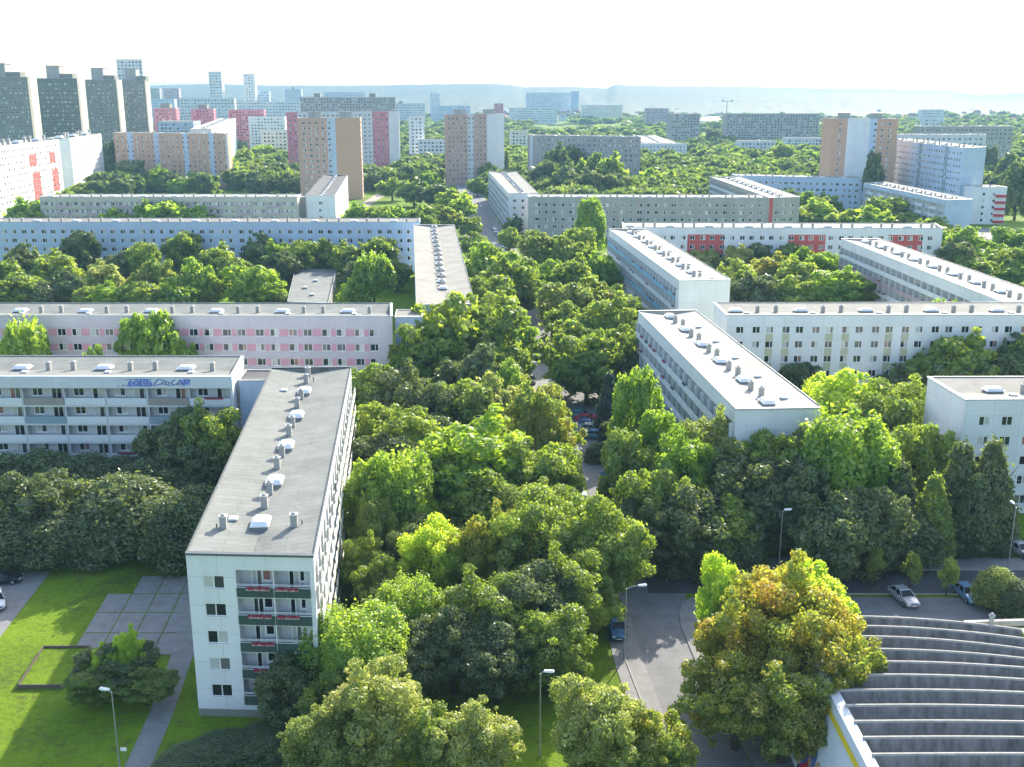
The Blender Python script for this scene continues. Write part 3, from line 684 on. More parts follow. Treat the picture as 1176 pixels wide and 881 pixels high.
B = Block('apartment_block', 'stepped white block with pale end wall in front of the blue slab', c, 16, roof='roofc', wall='lblue', group=GB)
B.loggias('F', bay=6, depth=1.0, proud=.5, pan=lambda i, k: 'parapet' if i % 2 else None); B.side('L'); B.side('R'); B.side('B'); B.finish(sect=9)
B = Block('apartment_block', 'small white block with red balconies at the far right', fb(1117, 214.5, 1157, 215, 16, 11), 16, roof='roofc', wall='white', group=GB)
P, ang, L = B.windows('F', pitch=4.2, w=1.2, B=None, margin=2); B.side('L'); B.side('R'); B.side('B'); B.finish()
for k in range(5):
    b = MB(); z = 16-3.1-2.75*k-1.2; b.hexa([P(L-4.5, z, 1.0), P(L-.3, z, 1.0), P(L-.3, z, .02), P(L-4.5, z, .02)], [P(L-4.5, z+1, 1.0), P(L-.3, z+1, 1.0), P(L-.3, z+1, .02), P(L-4.5, z+1, .02)])
    b.build('balcony_parapet', M['redp'], B.root, B.inv)
# --- courtyard hall
B = Block('low_hall', 'low flat roofed hall in the courtyard behind the lilac block', quad([(330, 346), (377, 348), (386, 310), (339, 309)], 4), 4, cat='hall', roof='roofg', wall='grey', long='y', flat=True)
for s_ in 'FRBL': B.windows(s_, pitch=4, w=2.2, h=1.2, top=1.6, rows=1)
B.finish(items=False)
for x, y in ((350, 330), (362, 322), (358, 338)):
    p = at(x, y, 4); B.item('hatch', p, 3.8, 1.4)

# --- eleven storey slabs and towers
GH = 'high rise blocks of the estate'
def tower(label, c, h, wall, cols=None, spans=None, extra=(), rows=None, pitch=3.0, w=1.4, roof='roofc', sides='FR', long='x', top=2.6, fl=2.8, skip=None, items=True, paint=False, name='high_rise', cat='high rise', group=GH, margin=1.2, houses=0):
    B = Block(name, label, c, h, cat=cat, wall=wall, roof=roof, long=long, group=group, extra=extra, paint=paint)
    rows = rows or int((h-3)/fl)
    for sd in 'FRBL':
        if sd in sides:
            A_, B_ = B.seg(sd); col = None; sk = None
            if sd == sides[0] and spans:
                HCUR[0] = h
                brs = [(xs_on(A_, B_, a), xs_on(A_, B_, b), m_, nw) for a, b, m_, nw in spans]
                br = sorted({q for t_ in brs for q in t_[:2]})
                def fn(s, z, brs=brs):
                    for a, b, m_, nw in brs:
                        if a < s < b: return m_
                    return 0
                col = (br, (), fn)
                Lw = (B_-A_).length; n = max(1, int((Lw-2*margin)/pitch+.5)); st = (Lw-(n-1)*pitch)/2
                bad = {i for i in range(n) for a, b, m_, nw in brs if nw and a-.6 < st+i*pitch < b+.6}
                sk = lambda i, k, bad=bad: i in bad
            B.windows(sd, pitch=pitch, w=w, h=1.35, top=top, fl=fl, rows=rows, color=col, skip=sk, margin=margin)
        else: B.side(sd)
    B.finish(items=items and not paint, sect=14)
    for k in range(houses):
        a, b = (B.c[0]+B.c[3])/2, (B.c[1]+B.c[2])/2
        B.item('house', a+(b-a)*(k+.5)/houses, h-.5)
    return B
P0 = Vector(at(0, 167.5, 32)); P1 = Vector(at(67.6, 159.8, 32)); dd = (P1-P0).normalized(); pn = Vector((-dd.y, dd.x))
HCUR[0] = 32
a0 = P0-dd*45
def slabR(label, FR, BR, wall, reds=(), **kw):
    d_ = (BR-FR).normalized(); nn = Vector((-d_.y, d_.x))*12
    B = Block('high_rise', label, [FR+nn, FR, BR, BR+nn], 32, cat='high rise', wall=wall, roof='roofc', long='y', group=GH, extra=('red',))
    HCUR[0] = 32
    rz = []; 
    if reds:
        br = []; spans = []
        for x0, x1, z0, z1 in reds: spans.append((xs_on(FR, BR, x0), xs_on(FR, BR, x1), z0, z1)); br += spans[-1][:2]; rz += [z0, z1]
        col = (br, rz, lambda s, z: 3 if any(a < s < b and c < z < d for a, b, c, d in spans) else 0)
    else: col = None
    B.windows('R', pitch=3.1, w=1.3, h=1.3, top=2.8, fl=2.85, rows=10, color=col); B.side('F'); B.side('B'); B.side('L'); B.finish(sect=26, itemscale=2.2)
    return B
slabR('big white slab with red window panels at the left edge', a0, P1, 'white', [(31, 40, 20.6, 26.4), (33, 42, 3.6, 17.7), (54.5, 61.5, 20.6, 26.4), (56, 63, 6.5, 17.7)])
slabR('white slab end section stepping forward beside the red panelled slab', Vector(at(80, 158.3, 32)), Vector(at(116, 153.3, 32)), 'white')
tower('orange eleven storey slab with pale blue vertical strips', fb(130, 152.3, 261, 153.5, 32, 12), 32, 'orange', spans=[(145, 152, 3, 0), (176, 181.5, 3, 0), (209, 215, 3, 0), (239, 244.5, 3, 0), (258.5, 263, 4, 1)], extra=('lblue', 'white'), pitch=3.4, w=1.5, sides='F')
FRv = Vector(at(243, 148, 32)); BRv = Vector(at(270.5, 135.6, 32)); d_ = (BRv-FRv).normalized(); nn = Vector((-d_.y, d_.x))*14
tower('white slab running away behind the orange slab, vents along its roof', [FRv+nn, FRv, BRv, BRv+nn], 32, 'white', sides='R', long='y')
for lab, x0, x1, y, d, wl, dep in (('dark tower at the left edge with sunlit cream side', -25, 31, 88.5, 720, 'dgrey', 18), ('greenish dark tower second from the left edge', 42, 88, 90, 780, 'tgreen', 18),
                          ('dark slab tower third from the left edge', 97.5, 133, 91.5, 850, 'dgrey', 17), ('narrow dark tower fourth from the left, in front of a white tower', 139, 166, 92, 905, 'dgrey', 16)):
    if 'tgreen' not in M: M['tgreen'] = mat('dark_green_glass_wall', (.13, .17, .155), rough=.4, var=.2); M['tcream'] = mat('sunlit_cream_gable', (.62, .56, .40), var=.05)  # gable cream has the sunlight on the right side painted in
    c, h = fd(x0, x1, y, d, dep)
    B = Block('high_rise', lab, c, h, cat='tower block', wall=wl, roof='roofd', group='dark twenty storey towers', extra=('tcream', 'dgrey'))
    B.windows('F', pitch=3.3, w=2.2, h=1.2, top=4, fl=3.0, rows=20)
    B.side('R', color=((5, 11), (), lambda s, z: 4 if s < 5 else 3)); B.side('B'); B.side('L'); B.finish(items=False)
    p = B.cen; q = B.c[0]
    b = MB(); b.box(q.x+(p.x-q.x)*.75, p.y, h-.8, 9, 9, 9, 0, rot=B.rz); b.box(q.x+(p.x-q.x)*.75, p.y, h+8.2, 9.6, 9.6, .5, 0, rot=B.rz)
    b.build('lift_tower', M['grey'], B.roof, B.inv)
    b = MB(); b.box(p.x+3, p.y, h-.8, 14, 8, 4, 0, rot=B.rz); b.build('plant_room', M['dgrey'], B.roof, B.inv)
tower('orange tower with glazed stair strip and blank right part', fb(341, 135.5, 413.5, 135, 42.6, 14), 42.6, 'salmon', spans=[(375, 384.7, 3, 0), (384.7, 420, 4, 1)], extra=('lblue', 'orange'), pitch=3.3, w=1.5, houses=2, items=False)
tower('rose and white slab behind the orange tower', fb(328.5, 128.8, 458, 127.6, 43, 13), 43, 'white2', spans=[(320, 341, 3, 0), (427, 446, 3, 0), (446, 460, 4, 1)], extra=('rose', 'white'), pitch=3.4, w=1.5, sides='F')
tower('orange tower with white stair strip and white blank end', fb(511, 131.5, 579, 130.5, 42.6, 14), 42.6, 'salmon', spans=[(537, 543.5, 3, 0), (559, 585, 4, 1)], extra=('white2', 'white'), pitch=3.1, w=1.5, sides='F', houses=2, items=False)
tower('grey eleven storey slab with white left edge behind the long grey block', fb(608.5, 155.3, 736, 157, 30.5, 12), 30.5, 'grey', spans=[(600, 612, 3, 1)], extra=('white2',), pitch=3.2, w=1.7, sides='F')
tower('orange and white tower with a blank white middle at the right', fb(957, 136, 1032, 136.5, 43, 14), 43, 'orange', spans=[(974, 1000, 3, 1), (1000, 1008, 4, 0)], extra=('white', 'lblue'), pitch=3.3, sides='F', items=False, houses=2)
A_ = at(1020, 160, 32); B_ = at(1107, 170, 32); C_ = at(1133, 168.5, 32)
tower('pale blue eleven storey slab with dark stair strips at the right', [A_, B_, C_, (A_[0]+C_[0]-B_[0], A_[1]+C_[1]-B_[1])], 32, 'lblue', spans=[(1026.5, 1031, 3, 0), (1056, 1060, 3, 0), (1086, 1090, 3, 0)], extra=('bpar',), pitch=2.9, w=1.6, sides='F')
c, h = fd(1030, 1133, 154.5, 625, 12); tower('white slab directly behind the pale blue slab', c, h, 'white2', sides='F')
c, h = fd(1058, 1164, 145, 770, 12); tower('grey slab farthest back in the right hand group', c, h, 'grey', sides='F', w=1.8)
c, h = fd(736, 789, 165.5, 889, 12); tower('low white block behind the right end of the grey slab', c, 16, 'white', sides='F', rows=5)
tower('low white roofed block running away behind the grey slab', [at(737, 163.5, 16), at(778, 164, 16), at(752, 155.2, 16), at(727, 155.2, 16)], 16, 'white', sides='', long='y')
# --- far blocks: (label, x0, x1, ytop, distance, wall, depth)
FAR = [
 ('slender white tower rising behind the narrow dark tower', 133, 163, 68, 1010, 'white', 18),
 ('leftmost of the two slim pale towers on the skyline', 239, 254, 82, 1700, 'white2', 20), ('rightmost of the two slim pale towers on the skyline', 279, 292, 84.5, 1750, 'white2', 20),
 ('blue grey annexe beside the right slim skyline tower', 289, 309, 104.5, 1780, 'lblue', 14),
 ('long pale office block with strip windows below the slim towers', 206, 269, 113, 1500, 'white2', 14), ('long pale flat block right of the office block', 270, 344, 117, 1650, 'white2', 14),
 ('small pink and white house tower, leftmost of three with dark lift cores', 176, 202, 124, 1080, 'rose', 14), ('small pink and white house tower, middle one of three with dark lift cores', 219, 245, 125, 1120, 'rose', 14),
 ('small pink house tower with dark core beside the white slab', 262, 303, 126, 1150, 'rose', 14),
 ('white ten storey block left of the rose slab', 285, 327, 134, 1090, 'white', 16),
 ('grey block on the skyline beside the narrow dark tower', 170, 183, 101.5, 2300, 'grey', 20), ('pinkish block on the skyline right of the dark towers', 187, 205, 101.5, 2350, 'rpar', 20),
 ('pale grey block with greenish roof between the dark tower and office block', 171, 200, 114, 1900, 'lblue', 20),
 ('long grey block with two dark lift towers behind the rose slab', 344, 454, 111.5, 1250, 'grey', 14), ('faint pale block left above the grey block with lift towers', 327, 346, 102.5, 2500, 'white2', 20),
 ('pale flat block right of the grey block with lift towers', 454, 488, 119, 1900, 'white2', 20), ('slim grey and white tower on the skyline above the orange tower', 494, 505, 107.5, 2400, 'white', 16),
 ('pale low block behind the left shoulder of the orange tower', 495, 540, 121.5, 2000, 'lblue', 14), ('tiny pink block right of the orange tower roof', 568, 578, 119, 1900, 'rose', 14),
 ('white and yellow narrow block left of the second orange tower', 469, 487, 133, 920, 'white', 14), ('low white block between the narrow block and second orange tower', 480, 514, 160.5, 900, 'white', 12),
 ('faint long slab on the horizon above the grey slab', 605, 656, 106.5, 3000, 'white2', 25), ('faint square tower at the end of the horizon slab', 657, 665, 105, 2950, 'lblue', 20),
 ('grey square tower at the edge of the woods', 772, 804, 130.5, 1200, 'grey', 26), ('broad grey slab beyond the woods on the right', 834, 942, 130.5, 1200, 'grey', 14),
 ('low grey block among trees left of the orange and white tower', 850, 891, 162, 960, 'white2', 14), ('low pale block just left of the orange and white tower', 904, 957, 158.5, 1040, 'white2', 14),
 ('low teal roofed hall behind the orange slab', 181, 222, 139.5, 900, 'lblue', 30), ('pale school block behind the white slab left of the pink towers', 206, 240, 131, 1250, 'white2', 12),
 ('low cream block at the foot of the white ten storey block', 300, 330, 150, 900, 'cream', 12), ('pale row block on the plain above the grey slab left part', 585, 640, 124, 2100, 'white2', 12),
 ('long pale row block beyond the woods above the grey slab', 668, 715, 121, 2300, 'cream', 12), ('white block near the foot of the hills at the right', 1058, 1085, 126, 1900, 'white', 12),
 ('pinkish block on the plain left of the floodlight mast', 742, 768, 124.5, 1900, 'rpar', 12), ('small white block behind the tall right hand tower', 1062, 1080, 136, 1350, 'white2', 12),
 ('long low white hall on the horizon left of the rose slab', 372, 420, 106, 2500, 'white2', 14), ('cream block right of the white and yellow narrow block', 586, 606, 150, 1000, 'cream', 12),
]
for lab, x0, x1, y, d, wl, dep in FAR:
    c, h = fd(x0, x1, y, d, dep)
    near_ = d < 1000
    pitch = 3.2 if d < 1300 else 4.5
    B = tower(lab, c, h, wl, roof='roofb', pitch=pitch, w=1.7 if d < 1300 else 2.6, sides='FR', paint=True, fl=2.9 if d < 1300 else 4.2, group='distant high rise blocks', name='distant_block', cat='distant block')
    if 'lift' in lab:
        n = 2
        for k in range(n if x1-x0 > 60 or 'beside the white' in lab else 1):
            fr = (.18, .76)[k] if n == 2 and x1-x0 > 30 else .5
            b = MB(); p = B.c[0]+(B.c[1]-B.c[0])*fr; b.box(p.x, p.y+6, h-1, 7 if d > 1200 else 9, 8, 5, 0, rot=B.rz); b.build('lift_tower', M['dgrey'], B.root, B.inv)
c = quad([(804, 139), (830, 139), (826, 133.5), (808, 133.5)], 8)
B = Block('distant_hall', 'long white flat roofed hall beyond the woods', c, 8, cat='hall', wall='white', roof='roofc', flat=True, paint=True); [B.side(q_) for q_ in 'FRBL']; B.finish(items=False)
poly('yard', quad([(803, 152), (824, 152), (828, 140), (805, 140)], 0), .05, M['path'], 'bright yard in front of the white hall')
# --- houses of the far town
hm_ = {}
for i in range(150):
    x = random.uniform(560, 830) if i < 105 else random.uniform(1000, 1170); y = random.uniform(119, 137) if i < 105 else random.uniform(121, 140)
    if i >= 138: x = random.uniform(180, 330); y = random.uniform(138, 150)
    X, Y = at(x, y, 4); s_ = random.uniform(.9, 1.5); kd = random.randrange(3)
    if kd not in hm_:
        w_ = MB(); w_.box(0, 0, 0, 11, 9, 6, 0); r_ = MB()
        r_.v = [(-5.9, -5, 5.9), (5.9, -5, 5.9), (5.9, 5, 5.9), (-5.9, 5, 5.9), (-5.9, 0, 10), (5.9, 0, 10)]; r_.f = [(0, 1, 5, 4), (2, 3, 4, 5), (0, 4, 3), (1, 2, 5), (3, 2, 1, 0)]; r_.m = [0]*5
        hm_[kd] = (w_.mesh('wall', [M[('white', 'cream', 'white2')[kd]]]), r_.mesh('roof', [M[('tile', 'tile', 'grey')[kd]]]))
    o = empty('house', (X, Y, 0), random.uniform(0, 3), ('small white gabled house with red roof among far trees', 'small cream gabled house with red roof among far trees', 'small white gabled house with grey roof among far trees')[kd], 'house', 'gabled houses of the far town %d' % kd)
    o.scale = (s_,)*3
    for me in hm_[kd]: q_ = bpy.data.objects.new(me.name.split('.')[0], me); COL.objects.link(q_); q_.parent = o
    FOOT.append([(X-9, Y-9), (X+9, Y-9), (X+9, Y+9), (X-9, Y+9)])
# trees
# leaf materials: light passes through the leaves
def sc(cs, k): return [tuple(min(1, c*k) for c in q) for q in cs]
G_ = [(.065, .095, .024), (.105, .14, .028), (.145, .175, .038)]
LM = dict(
 g=leafmat('green_leaves', G_, [(.10, .16, .012), (.21, .28, .02), (.34, .40, .03)]),
 b=leafmat('bright_green_leaves', [(.06, .11, .018), (.10, .155, .022), (.13, .18, .028)], [(.14, .23, .015), (.25, .35, .02), (.36, .44, .03)]),
 p=leafmat('pale_green_leaves', [(.09, .12, .03), (.15, .17, .05), (.21, .21, .08)], [(.12, .18, .02), (.26, .30, .05), (.42, .40, .12)]),
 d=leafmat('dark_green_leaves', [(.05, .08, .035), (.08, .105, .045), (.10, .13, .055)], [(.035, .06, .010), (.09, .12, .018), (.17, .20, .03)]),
 a=leafmat('autumn_leaves', [(.07, .11, .02), (.10, .13, .02), (.15, .15, .02), (.19, .14, .025), (.22, .09, .03)], [(.12, .2, .02), (.2, .26, .02), (.32, .32, .03), (.42, .31, .03), (.42, .18, .04)], pscale=.22),
 y=leafmat('yellow_green_leaves', [(.09, .14, .02), (.14, .19, .02), (.18, .21, .03)], [(.26, .40, .02), (.42, .52, .03), (.5, .55, .04)]),
 o=leafmat('olive_leaves', [(.06, .09, .025), (.10, .12, .025), (.15, .13, .03)], [(.12, .22, .02), (.26, .30, .03), (.36, .27, .04)], pscale=.25),
 c=leafmat('blue_green_needles', [(.03, .05, .045), (.05, .075, .06), (.06, .09, .075)], [(.02, .04, .02), (.03, .06, .03), (.05, .08, .04)]),
)
CW = dict(g='green', b='bright green', p='pale green', d='dark green', a='autumn', y='yellow green', o='olive', c='blue green')
KW = dict(broad='round tree', tall='tall upright tree', cone='pointed tree', droop='drooping tree', bush='bush', young='young tree')
def leaves(lobes, n, ls, rng, bottom=-1e9, inner=.86, jit=.55):
    L = np.array(lobes); area = (L[:, 3]*L[:, 4]*L[:, 5])**(2/3); pr = area/area.sum()
    idx = rng.choice(len(L), int(n*1.9), p=pr)
    d = rng.normal(size=(len(idx), 3)); d /= np.linalg.norm(d, axis=1)[:, None]
    r = 1.0+rng.normal(size=len(idx))*.17
    P = L[idx, :3]+d*L[idx, 3:6]*r[:, None]
    keep = P[:, 2] > bottom
    for l in L:
        q = np.linalg.norm((P-l[:3])/l[3:6], axis=1)
        keep &= ~((q < inner*.8) & (rng.random(len(P)) < .93))
    P = P[keep][:n]; d = d[keep][:n]
    nrm = d+rng.normal(size=P.shape)*jit; nrm /= np.linalg.norm(nrm, axis=1)[:, None]
    a = np.cross(nrm, rng.normal(size=P.shape)); a /= np.linalg.norm(a, axis=1)[:, None]+1e-9; b = np.cross(nrm, a)
    s = ls*(.6+.8*rng.random(len(P)))[:, None]
    v = np.stack([P-a*s*.75, P-b*s*.42-nrm*s*.1, P+a*s*.75, P+b*s*.42-nrm*s*.1], 1).reshape(-1, 3)
    return v
def quadmesh(name, v):
    n = len(v)//4; me = bpy.data.meshes.new(name)
    me.vertices.add(len(v)); me.vertices.foreach_set('co', v.astype(np.float32).ravel())
    me.loops.add(n*4); me.loops.foreach_set('vertex_index', np.arange(n*4, dtype=np.int32))
    me.polygons.add(n); me.polygons.foreach_set('loop_start', np.arange(0, n*4, 4, dtype=np.int32)); me.polygons.foreach_set('loop_total', np.full(n, 4, dtype=np.int32))
    me.update(calc_edges=True); me.materials.append(LM['g']); return me
def lobeset(kind, rng):
    R = 5.0; L = []
    if kind == 'broad':
        L.append((0, 0, 6.4, 2.6, 2.6, 3.6))
        ph = rng.uniform(0, 6.28, 4)
        for i in range(110):
            d = rng.normal(size=3); d /= np.linalg.norm(d)
            az = math.atan2(d[1], d[0]); wob = 1+.16*math.sin(2*az+ph[0])+.12*math.sin(3*az+ph[1]+d[2]*3)+.10*math.sin(5*d[2]+ph[2])
            q = rng.uniform(.35, 1.2); k = (rng.uniform(.80, 1.02) if i % 4 else rng.uniform(1.0, 1.08))*wob; q *= 1 if i % 4 else .55
            L.append((d[0]*(R-q*.7)*k, d[1]*(R-q*.7)*k, 6.6+d[2]*(4.9-q*.4)*k*(1 if d[2] > 0 else .95), q*1.05, q*1.05, q*.9))
    elif kind == 'tall':
        L.append((0, 0, 6.6, 2.2, 2.2, 4.6))
        for i in range(48):
            z = rng.uniform(1.6, 11.2); w = 3.9*(1-abs((z-5.2)/7.2)**2.0)+.3; a = rng.uniform(0, 6.28); q = rng.uniform(.7, 1.25)
            L.append((math.cos(a)*w*.85, math.sin(a)*w*.85, z, q*.9, q*.9, q*1.5))
    elif kind == 'cone':
        L.append((0, 0, 4.5, 2.8, 2.8, 3.5)); L.append((0, 0, 8, 1.5, 1.5, 3.2))
        for i in range(60):
            z = rng.uniform(.9, 11.6)**1.0; w = 4.6*(1-z/12.2)**.75+.1; a = rng.uniform(0, 6.28); q = rng.uniform(.55, 1.0)*(1.2-z/18)
            L.append((math.cos(a)*w*.85, math.sin(a)*w*.85, z-.2, q, q, q*.8))
    elif kind == 'droop':
        L.append((0, 0, 7.5, 3.3, 3.3, 3.6))
        for i in range(46):
            a = rng.uniform(0, 6.28); w = R*rng.uniform(.3, .92)**.6; zt = 11.2-((w/R)**2)*3.4; q = rng.uniform(.6, 1.0)
            L.append((math.cos(a)*w, math.sin(a)*w, zt-1.4, q*1.1, q*1.1, rng.uniform(1.4, 3.0)))
    elif kind == 'bush':
        L.append((0, 0, 5, 4.0, 4.0, 5.0))
        for i in range(44):
            d = rng.normal(size=3); d /= np.linalg.norm(d); d[2] = abs(d[2]); q = rng.uniform(.8, 1.4)
            L.append((d[0]*4.2, d[1]*4.2, 1.2+d[2]*9.0, q*1.1, q*1.1, q*1.5))
    elif kind == 'young':
        for i in range(16):
            z = rng.uniform(4.2, 11.2); w = 3.4*(1-abs((z-6.5)/5.6)**1.5); a = rng.uniform(0, 6.28); q = rng.uniform(.9, 1.5)
            L.append((math.cos(a)*w*.7, math.sin(a)*w*.7, z, q, q, q*1.3))
    return L
CR_ = {}
NV = dict(broad=3, tall=2, cone=1, droop=1, bush=1, young=1)
TIER = {-1: (30000, .235), 0: (12500, .36), 1: (5200, .62), 2: (1500, 1.15)}
def crown(kind, tier, var):
    key = (kind, tier, var)
    if key not in CR_:
        rng = np.random.default_rng(hash((len(kind), kind[0] == 'b', var)) % 9999+var)
        n, ls = TIER[tier]
        if kind == 'young': n //= 4
        CR_[key] = quadmesh('crown', leaves(lobeset(kind, rng), n, ls, rng, .4))
    return CR_[key]
TR_ = {}
def trunk(kind):
    if kind not in TR_:
        b = MB(); rng = random.Random(5); t = .33 if kind != 'bush' else .16
        if kind == 'young': t = .2
        H = 9.5 if kind != 'bush' else 5
        pts = [(0, 0, -.2), (.05, 0, H*.2), (-.1, .1, H*.45), (.1, 0, H*.7), (0, 0, H)]
        b.tube(pts, [t*1.25, t, t*.75, t*.5, t*.15], 8)
        for k in range(9):
            a = k*2.4; z = H*rng.uniform(.2, .7); l = rng.uniform(2.2, 3.6)*(.6 if kind in ('tall', 'young') else 1)
            b.tube([(0, 0, z), (math.cos(a)*l*.5, math.sin(a)*l*.5, z+l*.35), (math.cos(a)*l, math.sin(a)*l, z+l*.9)], [t*.45, t*.3, t*.08], 6)
        TR_[kind] = b.mesh('trunk', [M['bark']], smooth=True)
    return TR_[kind]
TREES = []; NT = [0]
def tree(X, Y, h, r, kind, col, region, name=None):
    d = math.hypot(X, Y); tier = -1 if d < 118 else 0 if d < 175 else 1 if d < 420 else 2
    o = bpy.data.objects.new('bush' if kind == 'bush' else 'conifer_tree' if col == 'c' else 'tree', None); COL.objects.link(o)
    o.location = (X, Y, 0); o.scale = (r/5*1.1, r/5*1.1, h/12); o.rotation_euler.z = RG.uniform(0, 6.28)
    NT[0] += 1
    c = bpy.data.objects.new('crown', crown(kind, tier, NT[0] % NV[kind])); COL.objects.link(c); c.parent = o
    c.material_slots[0].link = 'OBJECT'; c.material_slots[0].material = LM[col]
    t = bpy.data.objects.new('trunk', trunk(kind)); COL.objects.link(t); t.parent = o
    TREES.append((o, X/Y, Y, h, r, kind, col, region))
    return o
def T(region, items):
    for it in items:
        x, y, h, r, kind, col = it
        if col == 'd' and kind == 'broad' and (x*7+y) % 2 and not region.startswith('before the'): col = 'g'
        X, Y = at(x, y, h*.97); tree(X, Y, h, r, kind, col, region)
# --- listed trees: (x, y of the crown's top in the photo, height, radius, kind, leaf colour)
T('at the bottom edge of the view', [(432, 772, 10, 4.0, 'broad', 'p'), (372, 815, 7.5, 3, 'broad', 'p'), (540, 812, 8, 3.3, 'broad', 'p'), (498, 822, 7, 2.6, 'broad', 'g'), (690, 787, 10, 3.8, 'broad', 'p'), (752, 820, 8, 2.8, 'broad', 'a')])
T('beside the front corner of the near block', [(360, 706, 10, 4.5, 'droop', 'b'), (330, 760, 7, 2.8, 'broad', 'd'), (385, 770, 7, 3, 'broad', 'd'), (300, 842, 2.6, 3, 'bush', 'd'), (255, 850, 2.4, 3, 'bush', 'd'), (215, 862, 2.0, 2.6, 'bush', 'd')])
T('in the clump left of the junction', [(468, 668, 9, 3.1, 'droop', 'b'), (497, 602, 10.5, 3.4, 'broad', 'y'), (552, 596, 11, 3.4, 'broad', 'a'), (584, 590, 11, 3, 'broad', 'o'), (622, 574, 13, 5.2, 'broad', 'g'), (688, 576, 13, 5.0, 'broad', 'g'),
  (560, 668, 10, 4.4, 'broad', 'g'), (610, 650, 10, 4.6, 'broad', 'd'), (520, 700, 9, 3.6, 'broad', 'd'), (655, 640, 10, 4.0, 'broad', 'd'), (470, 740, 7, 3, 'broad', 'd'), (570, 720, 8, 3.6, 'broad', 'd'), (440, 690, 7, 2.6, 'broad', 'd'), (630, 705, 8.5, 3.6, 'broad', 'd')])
T('beside the long wall of the near block', [(425, 535, 13, 3.6, 'tall', 'b'), (458, 522, 14, 4.0, 'droop', 'b'), (432, 580, 10, 3, 'tall', 'g'), (470, 560, 11, 3.6, 'broad', 'b'), (415, 620, 8, 2.6, 'broad', 'd'), (480, 600, 9, 3.2, 'broad', 'd'), (443, 640, 8, 3, 'broad', 'g')])
T('in the middle of the tree mass', [(545, 490, 15, 7.6, 'broad', 'b'), (500, 520, 12, 5, 'broad', 'g'), (590, 510, 13, 5, 'broad', 'g'), (620, 447, 14, 4.7, 'broad', 'o'), (630, 514, 12, 4.4, 'broad', 'g'), (560, 545, 12, 5, 'broad', 'g'), (610, 560, 11, 4.2, 'broad', 'p'), (643, 562, 11, 3.6, 'broad', 'g')])
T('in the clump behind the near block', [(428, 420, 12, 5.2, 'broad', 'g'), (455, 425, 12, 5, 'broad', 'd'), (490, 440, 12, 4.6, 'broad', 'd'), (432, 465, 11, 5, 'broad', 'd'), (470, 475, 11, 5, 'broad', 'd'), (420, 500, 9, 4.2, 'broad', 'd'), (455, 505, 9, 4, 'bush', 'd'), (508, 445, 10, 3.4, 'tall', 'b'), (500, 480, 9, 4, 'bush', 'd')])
T('in the tall group left of the street', [(518, 333, 19, 7.5, 'broad', 'g'), (490, 370, 15, 6, 'broad', 'g'), (562, 352, 17, 6, 'broad', 'g'), (550, 400, 14, 6, 'broad', 'd'), (592, 367, 12, 4.4, 'broad', 'b'), (582, 397, 11, 3.8, 'broad', 'g'), (560, 432, 13, 4.6, 'broad', 'p'), (583, 421, 13, 3.4, 'tall', 'b'), (535, 440, 12, 5, 'broad', 'd')])
T('left of the street beside the buff roof', [(560, 280, 15, 7.5, 'broad', 'b'), (590, 300, 15, 7.5, 'broad', 'g'), (556, 318, 14, 6, 'broad', 'g'), (545, 268, 10, 5, 'broad', 'o'), (575, 340, 12, 5.6, 'broad', 'd')])
T('right of the street before the cream roofs', [(620, 266, 13, 6.2, 'broad', 'p'), (648, 272, 12, 5.5, 'broad', 'g'), (678, 230, 19, 5.6, 'tall', 'b'), (664, 262, 13, 5.4, 'broad', 'g'), (630, 300, 12, 5.5, 'broad', 'b'), (660, 300, 13, 5.6, 'broad', 'g'), (650, 325, 13, 5.8, 'broad', 'p'), (682, 320, 13, 6, 'broad', 'o'),
  (700, 345, 13, 5.5, 'broad', 'g'), (718, 340, 11, 4.6, 'broad', 'g'), (660, 371, 14, 6.0, 'broad', 'o'), (675, 388, 13, 5.6, 'broad', 'g'), (695, 380, 13, 5, 'broad', 'g'), (655, 348, 12, 4.6, 'broad', 'g'), (690, 295, 12, 5, 'broad', 'b'), (715, 405, 9, 3.2, 'broad', 'd'), (720, 375, 9, 3, 'broad', 'g')])
T('by the parked cars in the street', [(700, 428, 12, 2.6, 'cone', 'c'), (688, 509, 3.0, 1.9, 'bush', 'd'), (716, 470, 8, 2.8, 'broad', 'd')])
T('before the nearest cream roofed block balconies', [(733, 431, 18, 4.2, 'tall', 'b'), (757, 480, 14, 3.8, 'tall', 'b'), (720, 500, 13, 4, 'tall', 'g'), (785, 502, 14, 4.6, 'broad', 'b'), (750, 540, 12, 4.2, 'broad', 'g'), (790, 560, 11, 4.4, 'broad', 'd'), (740, 580, 9, 3.8, 'broad', 'd'), (778, 600, 6, 3.6, 'bush', 'd'), (735, 615, 4, 2.6, 'bush', 'd')])
T('below the nearest cream roofed block end wall', [(834, 482, 14.5, 4.6, 'broad', 'p'), (872, 484, 14, 4.4, 'broad', 'g'), (910, 484, 14.5, 4.6, 'broad', 'd'), (850, 530, 12, 4.8, 'broad', 'd'), (890, 530, 12, 4.6, 'broad', 'd'), (835, 572, 9, 4, 'broad', 'd'), (868, 575, 6.5, 3.8, 'bush', 'd'), (918, 565, 7, 3.8, 'bush', 'd'), (928, 540, 12, 4, 'broad', 'd'), (815, 605, 6, 3.4, 'bush', 'd'), (850, 612, 5, 3, 'bush', 'd')])
